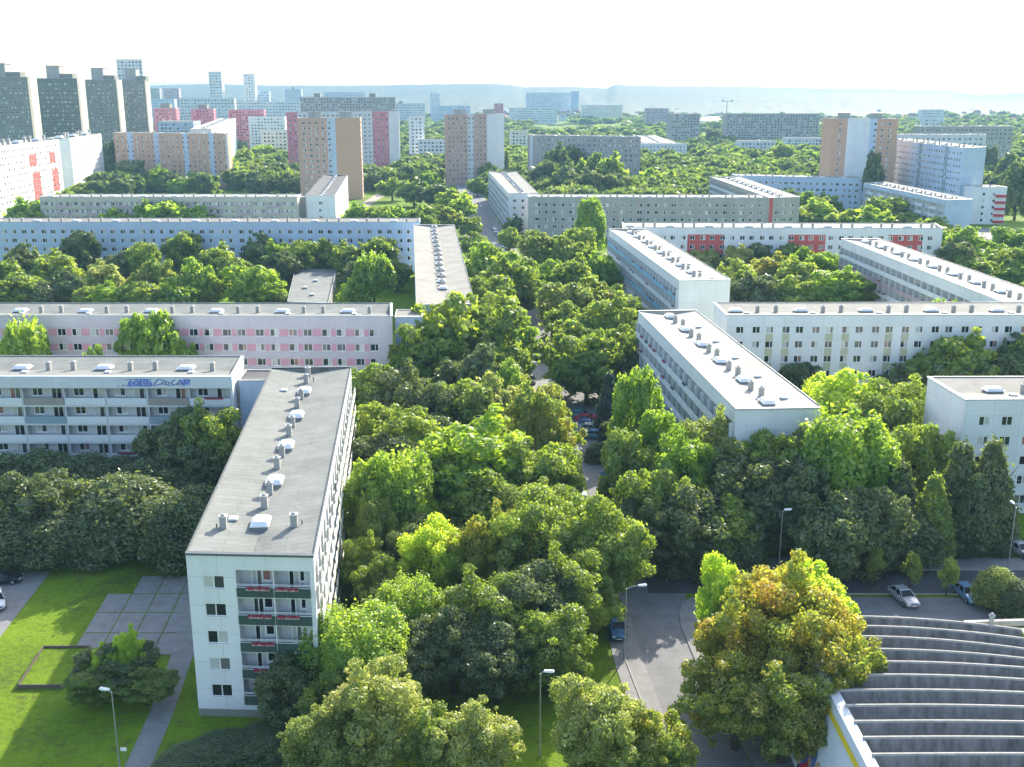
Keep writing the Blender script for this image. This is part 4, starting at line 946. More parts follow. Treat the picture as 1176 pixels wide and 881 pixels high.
T('left of the plain right block', [(972, 427, 14, 6.2, 'broad', 'y'), (1038, 440, 13, 5.6, 'broad', 'g'), (1010, 455, 13, 5, 'broad', 'g'), (972, 478, 17, 5.8, 'droop', 'b'), (1013, 495, 14, 3.8, 'cone', 'g'), (1055, 488, 13, 4.4, 'broad', 'd'), (1075, 545, 11.5, 3.3, 'cone', 'g'), (1035, 530, 12, 4, 'cone', 'd'), (1000, 560, 11, 4.2, 'broad', 'd'),
  (960, 570, 11, 4.2, 'broad', 'd'), (1045, 585, 7, 4, 'bush', 'd'), (990, 600, 6, 3.8, 'bush', 'd'), (1090, 510, 9, 3, 'broad', 'd'), (945, 450, 11, 4, 'broad', 'y')])
T('before the plain right block', [(1107, 508, 14, 4.0, 'cone', 'd'), (1143, 505, 14.5, 4.2, 'cone', 'd'), (1125, 545, 11, 3.6, 'cone', 'd'), (1140, 612, 2.6, 2.2, 'bush', 'd'), (1090, 600, 4, 2.6, 'bush', 'd')])
T('leaning over the ribbed roof', [(893, 658, 13, 4.9, 'broad', 'a'), (836, 645, 12.5, 2.6, 'broad', 'y'), (925, 645, 12.5, 4.2, 'broad', 'y'), (862, 695, 11.5, 4.2, 'broad', 'a'), (945, 700, 12, 4.6, 'broad', 'a'), (850, 755, 9, 4.2, 'broad', 'a'), (905, 770, 9, 4, 'broad', 'o'), (935, 665, 10, 2.8, 'broad', 'p')])
T('behind the two cars in the bay', [(968, 640, 4.6, 1.6, 'young', 'd'), (1008, 630, 4.8, 1.5, 'young', 'g'), (1048, 637, 4.8, 1.6, 'young', 'g'), (1091, 643, 4.5, 1.6, 'young', 'g')])
T('by the right edge of the car bay', [(1148, 654, 4.6, 2.4, 'bush', 'p'), (1170, 668, 4, 2.2, 'bush', 'd')])
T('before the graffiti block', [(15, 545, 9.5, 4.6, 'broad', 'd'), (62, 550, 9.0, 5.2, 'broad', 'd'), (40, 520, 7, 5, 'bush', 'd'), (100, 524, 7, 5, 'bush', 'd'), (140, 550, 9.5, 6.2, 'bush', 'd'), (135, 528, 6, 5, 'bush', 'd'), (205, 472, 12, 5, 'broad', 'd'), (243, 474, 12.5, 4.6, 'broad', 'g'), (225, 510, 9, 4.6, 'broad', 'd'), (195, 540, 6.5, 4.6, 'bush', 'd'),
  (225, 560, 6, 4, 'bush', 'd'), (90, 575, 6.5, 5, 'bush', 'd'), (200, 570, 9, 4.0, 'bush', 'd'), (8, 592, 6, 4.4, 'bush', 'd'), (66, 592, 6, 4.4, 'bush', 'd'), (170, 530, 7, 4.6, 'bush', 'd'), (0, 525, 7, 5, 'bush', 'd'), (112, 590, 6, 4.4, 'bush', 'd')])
T('on the lawn left of the near block', [(130, 742, 5.0, 3.2, 'broad', 'd'), (143, 728, 6.2, 1.5, 'broad', 'y'), (112, 765, 3.8, 2.6, 'broad', 'd'), (165, 770, 3.6, 2.4, 'broad', 'd'), (118, 748, 4.6, 1.5, 'broad', 'y')])
T('between graffiti block and lilac block', [(172, 357, 17.5, 4.4, 'broad', 'b'), (203, 385, 14, 2.6, 'broad', 'b'), (27, 370, 16.5, 3.6, 'droop', 'b'), (107, 399, 13.5, 1.8, 'broad', 'b'), (350, 406, 6, 3, 'bush', 'd'), (425, 405, 5, 2.4, 'bush', 'd')])
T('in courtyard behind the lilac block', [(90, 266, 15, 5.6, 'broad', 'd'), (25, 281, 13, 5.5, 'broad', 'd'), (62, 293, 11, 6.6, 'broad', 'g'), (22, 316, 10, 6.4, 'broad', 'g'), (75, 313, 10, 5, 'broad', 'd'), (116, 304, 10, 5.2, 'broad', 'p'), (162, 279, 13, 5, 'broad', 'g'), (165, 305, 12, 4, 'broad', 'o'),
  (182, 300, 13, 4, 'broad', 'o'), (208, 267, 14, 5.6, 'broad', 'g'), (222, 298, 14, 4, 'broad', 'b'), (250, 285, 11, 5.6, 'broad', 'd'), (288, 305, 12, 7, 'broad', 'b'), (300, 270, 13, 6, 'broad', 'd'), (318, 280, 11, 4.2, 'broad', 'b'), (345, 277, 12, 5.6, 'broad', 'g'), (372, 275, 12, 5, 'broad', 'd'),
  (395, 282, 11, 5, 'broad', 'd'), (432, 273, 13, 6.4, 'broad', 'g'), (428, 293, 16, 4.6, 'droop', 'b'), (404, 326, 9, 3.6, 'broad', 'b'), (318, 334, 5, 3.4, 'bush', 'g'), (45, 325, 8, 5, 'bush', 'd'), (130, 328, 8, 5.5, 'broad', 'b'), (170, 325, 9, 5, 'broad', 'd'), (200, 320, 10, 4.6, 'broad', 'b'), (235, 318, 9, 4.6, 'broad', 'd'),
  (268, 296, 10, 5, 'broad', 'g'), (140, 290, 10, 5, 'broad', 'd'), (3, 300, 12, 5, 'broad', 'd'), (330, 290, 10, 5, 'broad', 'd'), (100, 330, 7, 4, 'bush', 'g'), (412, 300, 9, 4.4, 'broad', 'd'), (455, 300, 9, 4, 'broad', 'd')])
T('behind the long pale blue block', [(30, 236, 13, 7, 'broad', 'g'), (60, 232, 14, 8, 'broad', 'b'), (85, 234, 13, 6.4, 'broad', 'g'), (133, 240, 12, 6, 'broad', 'b'), (178, 233, 14, 6.5, 'broad', 'b'), (203, 229, 15, 7.4, 'broad', 'b'), (228, 237, 13, 5.5, 'broad', 'b'), (257, 232, 13, 5, 'broad', 'd'), (116, 226, 15, 4.6, 'broad', 'd'), (158, 235, 12, 5, 'broad', 'd'),
  (412, 236, 12, 6, 'broad', 'b'), (432, 238, 12, 5, 'broad', 'g'), (455, 238, 12, 6.4, 'broad', 'b'), (478, 241, 11, 5, 'broad', 'd'), (500, 236, 12, 6, 'broad', 'g'), (515, 240, 11, 5, 'broad', 'o'), (490, 247, 10, 4.6, 'broad', 'g')])
T('around the foot of the orange tower', [(432, 192, 12, 6, 'broad', 'd'), (450, 205, 12, 7, 'broad', 'd'), (475, 208, 13, 8, 'broad', 'd'), (500, 212, 12, 7, 'broad', 'd'), (520, 218, 12, 7, 'broad', 'g'), (530, 228, 11, 6, 'broad', 'b'), (490, 196, 12, 7, 'broad', 'b'), (460, 184, 13, 6, 'broad', 'g'), (428, 200, 10, 5, 'broad', 'd'), (505, 185, 13, 6, 'broad', 'd'), (445, 178, 12, 6, 'broad', 'g'), (565, 172, 20, 2.4, 'tall', 'd'), (570, 175, 19, 2.0, 'tall', 'd'), (556, 187, 13, 5, 'broad', 'd')])
T('between orange slab and orange tower', [(280, 172, 15, 8, 'broad', 'g'), (300, 167, 16, 8, 'broad', 'b'), (322, 158, 19, 6, 'tall', 'd'), (290, 187, 13, 8, 'broad', 'g'), (315, 187, 13, 8, 'broad', 'd'), (270, 192, 12, 7, 'broad', 'b'), (245, 192, 12, 7, 'broad', 'b'), (228, 198, 11, 6, 'broad', 'b'), (330, 200, 12, 7, 'broad', 'd'), (260, 178, 13, 6, 'broad', 'b'), (300, 202, 11, 7, 'broad', 'd'), (206, 205, 10, 6, 'broad', 'b')])
T('before the red panelled and orange slabs', [(127, 167, 25, 6, 'tall', 'd'), (148, 185, 17, 8, 'broad', 'd'), (163, 178, 19, 9, 'broad', 'g'), (182, 194, 14, 7, 'broad', 'b'), (105, 208, 11, 6, 'broad', 'd'), (92, 211, 10, 6, 'broad', 'g'), (200, 200, 12, 6, 'broad', 'd'), (138, 205, 12, 6, 'broad', 'd'), (75, 218, 9, 4, 'broad', 'b')])
T('before the grey eleven storey slab', [(640, 172, 25, 9, 'broad', 'd'), (664, 168, 25, 9, 'broad', 'd'), (683, 178, 23, 8, 'broad', 'g'), (702, 182, 22, 8, 'broad', 'g'), (626, 185, 21, 8, 'broad', 'd'), (650, 192, 19, 8, 'broad', 'd'), (678, 198, 18, 8, 'broad', 'd'), (705, 200, 17, 8, 'broad', 'd'), (655, 210, 10, 6, 'broad', 'p'), (672, 208, 10, 6, 'broad', 'p'), (640, 211, 9, 6, 'broad', 'g'),
  (728, 208, 12, 6, 'broad', 'g'), (595, 190, 12, 5, 'broad', 'g'), (602, 203, 10, 5, 'broad', 'g'), (620, 212, 8, 5, 'broad', 'b')])
T('on the lawn before the long grey block', [(600, 225, 14, 4.6, 'broad', 'd'), (745, 247, 8, 5, 'broad', 'b'), (770, 245, 9, 4.6, 'broad', 'd'), (812, 240, 10, 5, 'broad', 'd'), (850, 248, 8, 4.6, 'broad', 'd'), (643, 245, 9, 5, 'broad', 'd'), (712, 243, 10, 5, 'broad', 'd')])
T('in the wood right of the grey slab', [(745, 182, 15, 8, 'broad', 'g'), (748, 195, 14, 8, 'broad', 'b'), (765, 200, 13, 8, 'broad', 'g'), (780, 205, 12, 7, 'broad', 'g'), (795, 195, 13, 7, 'broad', 'o'), (762, 188, 13, 7, 'broad', 'd'), (812, 192, 13, 7, 'broad', 'b'), (830, 182, 14, 8, 'broad', 'g'), (848, 188, 12, 7, 'broad', 'g'), (800, 210, 10, 6, 'broad', 'b'), (845, 170, 14, 7, 'broad', 'b'), (865, 175, 14, 7, 'broad', 'd'), (820, 148, 18, 9, 'broad', 'd'), (826, 160, 16, 9, 'broad', 'd'),
  (902, 167, 17, 9, 'broad', 'g'), (880, 182, 13, 8, 'broad', 'b'), (920, 180, 13, 7, 'broad', 'g'), (935, 175, 14, 7, 'broad', 'b'), (950, 172, 18, 6, 'tall', 'd'), (945, 190, 11, 6, 'broad', 'g'), (885, 192, 11, 7, 'broad', 'd'), (715, 215, 9, 6, 'broad', 'g')])
T('by the orange and white tower', [(976, 172, 27, 7, 'tall', 'd'), (1003, 180, 27, 5, 'tall', 'd'), (925, 147, 18, 7, 'broad', 'd')])
T('just behind the red panelled block', [(925, 222, 14, 8, 'broad', 'g'), (940, 232, 12, 7, 'broad', 'b'), (912, 208, 12, 6, 'broad', 'd'), (975, 242, 10, 7, 'broad', 'g'), (950, 225, 11, 6, 'broad', 'd'), (1018, 227, 14, 8, 'broad', 'g'), (1000, 238, 12, 7, 'broad', 'b'), (1045, 232, 12, 6, 'broad', 'd'), (880, 247, 8, 6, 'broad', 'b'), (1075, 250, 10, 6, 'broad', 'd'), (1095, 262, 10, 6, 'broad', 'd'), (905, 240, 10, 6, 'broad', 'g'), (1058, 245, 9, 6, 'broad', 'g')])
T('in the red panelled block courtyard', [(770, 268, 9, 4, 'broad', 'd'), (800, 283, 10, 5, 'broad', 'p'), (820, 276, 11, 5, 'broad', 'g'), (850, 285, 11, 5.5, 'broad', 'p'), (868, 280, 12, 5, 'broad', 'd'), (845, 300, 12, 6.5, 'broad', 'g'), (885, 296, 11, 6, 'broad', 'o'), (905, 278, 12, 5, 'broad', 'd'), (925, 285, 12, 5, 'broad', 'b'), (915, 300, 12, 6, 'broad', 'g'), (945, 290, 12, 5, 'broad', 'b'),
  (905, 318, 10, 6, 'broad', 'g'), (960, 312, 12, 7, 'broad', 'b'), (985, 318, 10, 5, 'broad', 'g'), (930, 325, 9, 6, 'broad', 'g'), (870, 318, 10, 6, 'broad', 'd'), (850, 322, 9, 5, 'broad', 'd'), (790, 270, 9, 4.4, 'broad', 'b'), (880, 268, 9, 4, 'broad', 'd')])
T('before the olive panelled block', [(918, 415, 8, 3.4, 'broad', 'd'), (1060, 392, 11, 5, 'broad', 'g'), (1085, 378, 13, 5.6, 'broad', 'g'), (1115, 368, 14, 6, 'broad', 'g'), (1150, 375, 13, 5.6, 'broad', 'd'), (1165, 385, 12, 5, 'broad', 'g'), (1100, 400, 11, 5, 'broad', 'd'), (1135, 405, 9, 5, 'broad', 'd'), (1160, 404, 10, 3, 'broad', 'b'), (1075, 412, 9, 5, 'broad', 'd'), (1040, 420, 8, 4, 'broad', 'd'), (1172, 420, 8, 4, 'broad', 'd'), (1090, 345, 16, 3.4, 'broad', 'b')])
T('around the car park at the far right', [(1110, 262, 13, 7, 'broad', 'b'), (1100, 280, 12, 6, 'broad', 'd'), (1165, 262, 12, 7, 'broad', 'b'), (1150, 282, 10, 6, 'broad', 'b'), (1172, 285, 11, 6, 'broad', 'g'), (1120, 295, 9, 6, 'broad', 'g'), (1165, 300, 8, 5, 'broad', 'b'), (1140, 172, 22, 7, 'tall', 'd'), (1158, 178, 22, 6, 'tall', 'd'), (1172, 192, 24, 7, 'tall', 'd'), (1163, 198, 18, 7, 'tall', 'd'), (1150, 200, 14, 6, 'broad', 'd')])
T('along the far end of the street', [(548, 205, 10, 5, 'broad', 'd'), (590, 250, 8, 3.4, 'broad', 'd'), (540, 250, 8, 4, 'broad', 'g'), (585, 262, 9, 4, 'broad', 'd'), (545, 292, 11, 5, 'broad', 'g')])
ORD = 'second third fourth fifth sixth seventh eighth ninth tenth eleventh twelfth thirteenth fourteenth'.split()
grp = {}
for t_ in TREES: grp.setdefault((t_[7], t_[6], t_[5]), []).append(t_)
for (reg, col, kind), L_ in grp.items():
    L_.sort(key=lambda q: q[1])
    for i, q in enumerate(L_):
        rk = '' if len(L_) == 1 else 'leftmost ' if i == 0 else 'rightmost ' if i == len(L_)-1 else ORD[i-1]+' '
        lab = '%s%s %s %s' % (rk, CW[col], KW[kind], reg)
        if rk and not rk.endswith('most ') : lab = '%s %s, %sfrom left, %s' % (CW[col], KW[kind], rk, reg)
        q[0]['label'] = lab; q[0]['category'] = 'bush' if kind == 'bush' else 'tree'
        if len(lab.split()) > 16: print('LONG', lab)
        if len(L_) > 1: q[0]['group'] = '%ss %s' % (KW[kind], reg)
for o_, u_, Y_, h_, r_, *_ in TREES:
    for f in FOOT:
        c_ = sum((Vector(p) for p in f), Vector((0, 0)))/4
        ins = 1e9
        for i_ in range(4):
            a_, b_ = Vector(f[i_]), Vector(f[(i_+1) % 4]); t_ = (b_-a_).normalized(); n_ = Vector((t_.y, -t_.x))
            q_ = (Vector(o_.location[:2])-a_).dot(n_); ins = min(ins, -q_); 
            if -q_ == ins: nn_ = n_
        if ins > -r_*.75:        # a trunk keeps clear of the wall it stands beside
            ok_ = all((Vector(o_.location[:2])-Vector(f[i_])).dot(Vector(((Vector(f[(i_+1) % 4])-Vector(f[i_])).normalized().y, -(Vector(f[(i_+1) % 4])-Vector(f[i_])).normalized().x))) < r_*.75 for i_ in range(4))
            if ok_: mv = nn_*(ins+r_*.75); o_.location.x += mv.x; o_.location.y += mv.y
# --- woods too dense and far to count
def inside(X, Y, pad=6):
    for f in FOOT:
        xs = [p[0] for p in f]; ys = [p[1] for p in f]
        if X < min(xs)-pad or X > max(xs)+pad or Y < min(ys)-pad*2.2 or Y > max(ys)+pad: continue
        return True
    for a, b in zip(ROAD[:-1], ROAD[1:]):
        if min(a[1], b[1])-5 < Y < max(a[1], b[1])+5 and abs(X-np.interp(Y, [p[1] for p in ROAD], [p[0] for p in ROAD])) < 12: return True
    return False
vs = []; rw = np.random.default_rng(3); lib = {}
for lv, n, ls in ((0, 420, 1.9), (1, 170, 3.0), (2, 70, 4.6)):
    lib[lv] = [leaves(lobeset('broad', np.random.default_rng(k)), n, ls, np.random.default_rng(k+9)) for k in range(4)]
cnt = 0
for i in range(7500):
    x = rw.uniform(-40, 1216); y = 107.5+rw.random()**1.25*112
    u, F, D = ray(x, y)
    h = rw.uniform(7, 15)
    if D/F <= .0035: continue
    d = (CAM_H-h)/(D/F)
    if d < 455 or d > 2700: continue
    X, Y = u/F*d, d
    if inside(X, Y): continue
    if 137 < y < 143 and 610 < x < 720: h = 2.5
    if x < 560 and 195 < y: continue
    if x > 600 and y > 214: continue
    if x > 1100 and y > 196 or (x > 1155 and 176 < y < 192): continue
    if 395 < x < 450 and y > 205: continue
    z0 = 0
    if d > 2300:
        tt = min(1, (d-2300)/4000); z0 = (CAM_H-ray(x, skyl(x))[2]/ray(x, skyl(x))[1]*6300)*tt*tt*(3-2*tt)
    r = rw.uniform(4.5, 9)*(1 if d < 1500 else 1.6)
    lv = 0 if d < 800 else 1 if d < 1500 else 2
    v = lib[lv][rw.integers(4)]; a = rw.uniform(0, 6.28); c, s_ = math.cos(a), math.sin(a)
    w = np.empty_like(v); w[:, 0] = (v[:, 0]*c-v[:, 1]*s_)*r/5+X; w[:, 1] = (v[:, 0]*s_+v[:, 1]*c)*r/5+Y; w[:, 2] = (v[:, 2]-1.5)*h/12+z0
    vs.append(w); cnt += 1
me = quadmesh('woodland', np.concatenate(vs)); me.materials.clear(); me.materials.append(leafmat('far_leaves', [(.035, .055, .022), (.055, .08, .028), (.08, .10, .035)], [(.04, .07, .012), (.10, .15, .02), (.19, .25, .03)], pscale=.03))
o = bpy.data.objects.new('woodland', me); COL.objects.link(o); o['kind'] = 'stuff'; o['label'] = 'dense woods and treetops between the far towers and the hills'
print('trees', len(TREES), 'wood', cnt, len(me.polygons))
# details
# --- cars
CPAINT = {}
def paint(c):
    if c not in CPAINT:
        cols = dict(silver=(.45, .47, .50), blue=(.10, .22, .42), teal=(.05, .28, .30), red=(.45, .03, .05), black=(.02, .025, .03), white=(.75, .76, .78), greyblue=(.16, .30, .52))
        m = mat('car_paint_'+c, cols[c], rough=.25, var=.02, metal=.35 if c not in ('white', 'red') else 0); CPAINT[c] = m
    return CPAINT[c]
CM = {}
def carmesh(col):
    if col in CM: return CM[col]
    b = MB()          # body: stations along y (front at -2.2)
    st = [(-2.2, .62, .36, .58, 0), (-2.05, .78, .26, .70, 0), (-1.2, .86, .22, .86, 0), (-.75, .87, .22, .92, 0), (.9, .87, .22, .95, 0), (1.75, .85, .22, .95, 0), (2.1, .78, .28, .86, 0), (2.2, .66, .40, .72, 0)]
    rows = []
    for y, w, z0, z1, _ in st:
        i = len(b.v); b.v += [(-w*.92, y, z0), (-w, y, (z0+z1)/2), (-w*.9, y, z1), (0, y, z1+.05), (w*.9, y, z1), (w, y, (z0+z1)/2), (w*.92, y, z0)]; rows.append(i)
    for a, c in zip(rows[:-1], rows[1:]):
        for k in range(7): b.f.append((a+k, a+(k+1) % 7, c+(k+1) % 7, c+k)); b.m.append(0)
    b.f.append(tuple(rows[0]+k for k in reversed(range(7)))); b.m.append(0); b.f.append(tuple(rows[-1]+k for k in range(7))); b.m.append(0)
    # roof on pillars
    b.hexa([(-.62, -.25, 1.38), (.62, -.25, 1.38), (.64, 1.2, 1.36), (-.64, 1.2, 1.36)], [(-.56, -.15, 1.45), (.56, -.15, 1.45), (.57, 1.1, 1.43), (-.57, 1.1, 1.43)])
    for sx_ in (-1, 1):
        b.tube([(sx_*.80, -.95, .90), (sx_*.62, -.22, 1.40)], .045, 5); b.tube([(sx_*.80, 1.75, .92), (sx_*.63, 1.18, 1.39)], .06, 5); b.tube([(sx_*.80, .45, .9), (sx_*.64, .45, 1.4)], .05, 5)
        b.box(sx_*.97, -.62, .92, .2, .12, .14, 0)
    body = b.mesh('body', [paint(col)], smooth=False)
    if 'glass' not in CM:
        g_ = MB(); g_.hexa([(-.79, -.93, .9), (.79, -.93, .9), (.79, 1.72, .92), (-.79, 1.72, .92)], [(-.6, -.24, 1.385), (.6, -.24, 1.385), (.62, 1.17, 1.37), (-.62, 1.17, 1.37)])
        CM['glass'] = g_.mesh('windows', [M['cglass']])
        w = MB(); w.tube([(-.1, 0, 0), (.1, 0, 0)], .31, 14); CM['wheel'] = w.mesh('wheel', [M['tyre']])
        r = MB(); r.tube([(-.11, 0, 0), (.11, 0, 0)], .19, 10); CM['rim'] = r.mesh('rim', [M['rim']])
        h = MB(); h.box(0, 0, -.06, .34, .12, .12, 0); CM['head'] = h.mesh('headlight', [M['lens']])
        t_ = MB(); t_.box(0, 0, -.07, .26, .08, .14, 0); CM['tail'] = t_.mesh('tail_light', [M['redp']])
        p_ = MB(); p_.box(0, 0, -.05, .5, .03, .11, 0); CM['plate'] = p_.mesh('number_plate', [M['frame']])
        gr = MB(); gr.box(0, 0, -.06, .6, .04, .12, 0); CM['grille'] = gr.mesh('grille', [M['black']])
    CM[col] = body; return body
def car(label, X, Y, ang, col, group=None, z=.04):
    """ang: heading of the bonnet, 0 = towards the camera"""
    o = empty('car', (X, Y, z), ang, label, 'car', group)
    def ch(me, loc, par=None):
        q = bpy.data.objects.new(me.name.split('.')[0], me); COL.objects.link(q); q.parent = par or o; q.location = loc; return q
    ch(carmesh(col), (0, 0, 0)); ch(CM['glass'], (0, 0, 0))
    for x in (-.76, .76):
        for y in (-1.35, 1.35):
            w = ch(CM['wheel'], (x, y, .31)); ch(CM['rim'], (0, 0, 0), w)
        ch(CM['head'], (x*.72, -2.12, .60)); ch(CM['tail'], (x*.8, 2.15, .74))
    ch(CM['plate'], (0, -2.24, .42)); ch(CM['grille'], (0, -2.2, .56))
def carat(label, x, y, ang, col, group=None): X, Y = at(x, y, .5); car(label, X, Y, ang, col, group)
car('white silver car parked in the bay above the ribbed roof', 43.6, 110.0, .2, 'silver', 'cars in the bay by the side street')
car('blue car parked beside the leafy bush in the bay', 51.0, 110.8, .12, 'greyblue', 'cars in the bay by the side street')
car('silver blue car by the tall lamp at the right edge', 62.3, 122.6, .3, 'silver', None, .13)
carat('black car parked at the left edge, cut by the frame', 2, 665, 1.75, 'black', 'cars at the left edge')
carat('silver car parked below the black one at the left edge', -4, 690, .5, 'silver', 'cars at the left edge')
carat('pale blue car under the trees behind the street lamp', 709, 722, 0, 'blue')
G_CARS = 'cars parked under the street trees'
for lab, x, y, a, c in (('teal car, farthest of the parked row in the street', 668, 477, 1.3, 'teal'), ('red car in the parked row behind the blue one', 675, 482, 1.3, 'red'), ('dark red car at the right of the parked row', 688, 484, 1.3, 'red'), ('blue car in the middle of the parked row', 676, 488, 1.3, 'blue'),
                        ('silver car in front of the blue one in the parked row', 679, 493, 1.35, 'silver'), ('pale grey car nearest in the parked row', 686, 500, 1.35, 'greyblue'), ('silver car alone below the parked row', 696, 528, 1.0, 'silver'), ('pale blue car nearest the birches', 706, 547, .9, 'greyblue'),
                        ('white car under the tree left of the street', 656, 568, 1.5, 'white'), ('white car farther left under the same tree', 646, 566, 1.5, 'white'), ('black car in the sun where the street bends', 609, 437, .1, 'black')):
    carat(lab, x, y, a, c, G_CARS)
WH = ['nearest', 'second nearest', 'third nearest', 'fourth nearest', 'fifth nearest', 'sixth nearest', 'seventh nearest']
for k, c in enumerate(('silver', 'blue', 'silver', 'black', 'greyblue', 'white', 'silver')):
    Y = 385+k*11; X = np.interp(Y, [p[1] for p in ROAD], [p[0] for p in ROAD])+3.2; car('small %s car, %s in the kerb row of the far street' % (c.replace('greyblue', 'grey blue'), WH[k]), X, Y, .09, c, 'cars at the far end of the street')
for k, c in enumerate(('black', 'silver', 'blue', 'white')):
    X, Y = at(531+k*1.4, 266-k*6); car('%s car, %s of four on the path left of the far street' % (c, WH[k]), X, Y, .1, c, 'cars left of the far street')
for lab, x, y, c in (('leftmost silver car in the car park at the far right', 1120, 290, 'silver'), ('blue car in the car park at the far right', 1128, 284, 'blue'), ('white car in the car park at the far right', 1136, 286, 'white'),
                     ('rightmost silver car in the car park at the far right', 1142, 281, 'silver'), ('red car in the car park at the far right', 1131, 276, 'red')):
    X, Y = at(x, y); car(lab, X, Y, .6, c, 'cars in the far right car park')

# --- lamps and signs
def lamp(label, X, Y, h, ang, arm=1.2, k=1.0):
    o = empty('street_lamp', (X, Y, 0), ang, label, 'street lamp', 'street lamps')
    b = MB(); b.tube([(0, 0, 0), (0, 0, 1.2), (0, 0, 1.25), (0, 0, h)], [.11*k, .11*k, .075*k, .05*k], 8); b.build('post', M['metal'], o)
    b = MB(); b.tube([(0, 0, h-.05), (arm*.5, 0, h+.18), (arm, 0, h+.28)], [.045*k, .04*k, .04*k], 6); b.build('arm', M['metal'], o)
    b = MB(); b.hexa([(arm-.1, -.12*k, h+.2), (arm+.75, -.16*k, h+.24), (arm+.75, .16*k, h+.24), (arm-.1, .12*k, h+.2)], [(arm-.1, -.08*k, h+.34), (arm+.7, -.1*k, h+.38), (arm+.7, .1*k, h+.38), (arm-.1, .08*k, h+.34)])
    hd = b.build('lamp_head', M['frame'], o)
    b = MB(); b.box(arm+.4, 0, h+.16, .5, .2*k, .06, 0); b.build('lens', M['lens'], hd)
lamp('grey street lamp at the bottom left beside the slab path', *at(128, 793, 8.2), 8, math.pi-.2, .3)
lamp('lamp with a long arm over the junction', *at(717, 757), 7.7, .12, 1.3)
lamp('lamp standing against the dark trees behind the side street', *at(899, 585, 8.4), 8.1, .1, .3)
lamp('lamp on the grass at the bottom, left of the street', *at(620, 869), 7.9, -.1, .4)
lamp('tall lamp at the right edge before the plain block', *at(1167, 581, 8.6), 8.4, 1.6, .6)
for lab, x, y in (('distant lamp beside the path near the orange tower', 452, 243), ('distant lamp at the left kerb of the far street', 548, 262), ('distant lamp at the right kerb of the far street', 571, 272)):
    lamp(lab, *at(x, y), 9, .1, 1.4, 1.4)
X, Y, _ = atd(834, 140, 1300); o = empty('floodlight_mast', (X, Y, 0), 0, 'thin floodlight mast rising above the woods near the white hall', 'mast')
b = MB(); b.tube([(0, 0, 0), (0, 0, 46)], [.9, .5], 6); b.build('post', M['metal'], o); b = MB(); b.box(0, 0, 46, 14, .8, .8, 0); b.box(-5.5, 0, 46.5, 2.5, 1, 1.5, 0); b.box(5.5, 0, 46.5, 2.5, 1, 1.5, 0); b.build('floodlight_rack', M['metal'], o)
X, Y = at(142, 859, 2.4); o = empty('sign_post', (X, Y, 0), 0, 'small white sign on a post right of the bottom left lamp', 'sign')
b = MB(); b.tube([(0, 0, 0), (0, 0, 2.3)], .04, 6); b.build('post', M['metal'], o); b = MB(); b.box(0, -.05, 2.15, .5, .04, .32, 0); b.build('sign_plate', M['frame'], o)
X, Y = at(224, 877, 1.0); o = empty('utility_box', (X, Y, 0), 0, 'small white utility box among the bushes at the bottom', 'utility box')
b = MB(); b.box(0, 0, 0, .5, .4, 1.0, 0); b.build('cabinet', M['frame'], o); b = MB(); b.box(0, 0, 1.0, .6, .5, .06, 0); b.build('lid', M['cap'], o)
# --- ground frame on the lawn
o = empty('planting_bed', (-45, 95.5, 0), 0, 'rectangular bed edged with low timber on the sunlit lawn', 'planting bed')
iv = invof(o); pts = [(-47.0, 91.6), (-42.6, 91.6), (-42.9, 99.2), (-47.7, 99.2)]
b = MB()
for i in range(4):
    p, q = Vector(pts[i]), Vector(pts[(i+1) % 4]); d = (q-p).normalized(); n = Vector((-d.y, d.x))*.14
    b.hexa([(*p, 0), (*q, 0), (*(q+n), 0), (*(p+n), 0)], [(*p, .42), (*q, .42), (*(q+n), .42), (*(p+n), .42)])
b.build('timber_edge', M['wood'], o, iv)
b = MB(); b.face([(x_, y_, .22) for x_, y_ in pts]); b.build('soil', GM, o, iv)
# --- wall and posts by the plain block
# --- hall with the ribbed roof
HL = empty('ribbed_roof_hall', (44, 78, 0), 0, 'hall with stepped concrete roof ribs and a yellow striped side wall', 'hall'); iv = invof(HL)
RY = [92.8, 90.9, 88.9, 86.6, 84.4, 82.2, 79.8, 77.5, 75.2, 73.0, 70.8, 68.6, 66.4, 64.2]; RK = [.0098, .0098, .0105, .0085, .006, .005, .0032, .0026, .0015, .001, 0, 0, 0, 0]
prof = [(.15, 0), (0, 0), (-.05, -.16), (-.03, -.2), (-.12, -.7), (-.35, -1.25), (-.8, -1.7), (-1.4, -1.9), (-2.35, -1.95)]
for i, (y0, k) in enumerate(zip(RY, RK)):
    b = MB(); xs_ = np.linspace(26.9+(.0 if i > 5 else .4), 47 if i == 0 else 64, 26); prev = None
    for j, x in enumerate(xs_):
        z = 7.0-.0007*(x-36)**2*(1 if i > 4 else .6); row = []
        yy = y0-k*(x-31)**2 if x > 31 else y0
        for py, pz in prof:
            row.append(len(b.v)); e_ = .35*math.exp(-(x-xs_[0])*2.2); b.v.append((x, yy+py, z+pz*(1-.25*e_)))
        if prev:
            for q in range(len(prof)-1): b.f.append((prev[q], prev[q+1], row[q+1], row[q])); b.m.append(1 if q < 2 else 0)
        prev = row
    # closed left end
    n0 = len(prof); b.f.append(tuple(range(n0))); b.m.append(0)
    s_ = b.build('roof_rib', [M['shell'], M['rimc']], HL, iv)
def hw(name, hx, m):
    b = MB(); b.hexa(*hx); return b.build(name, m, HL, iv)
hw('side_wall', ([(23.4, 55, 0), (26.85, 55, 0), (27.25, 93.2, 0), (23.8, 93.2, 0)], [(26.0, 55, 6.75), (26.88, 55, 6.75), (27.28, 93.2, 6.75), (26.4, 93.2, 6.75)]), M['white2'])
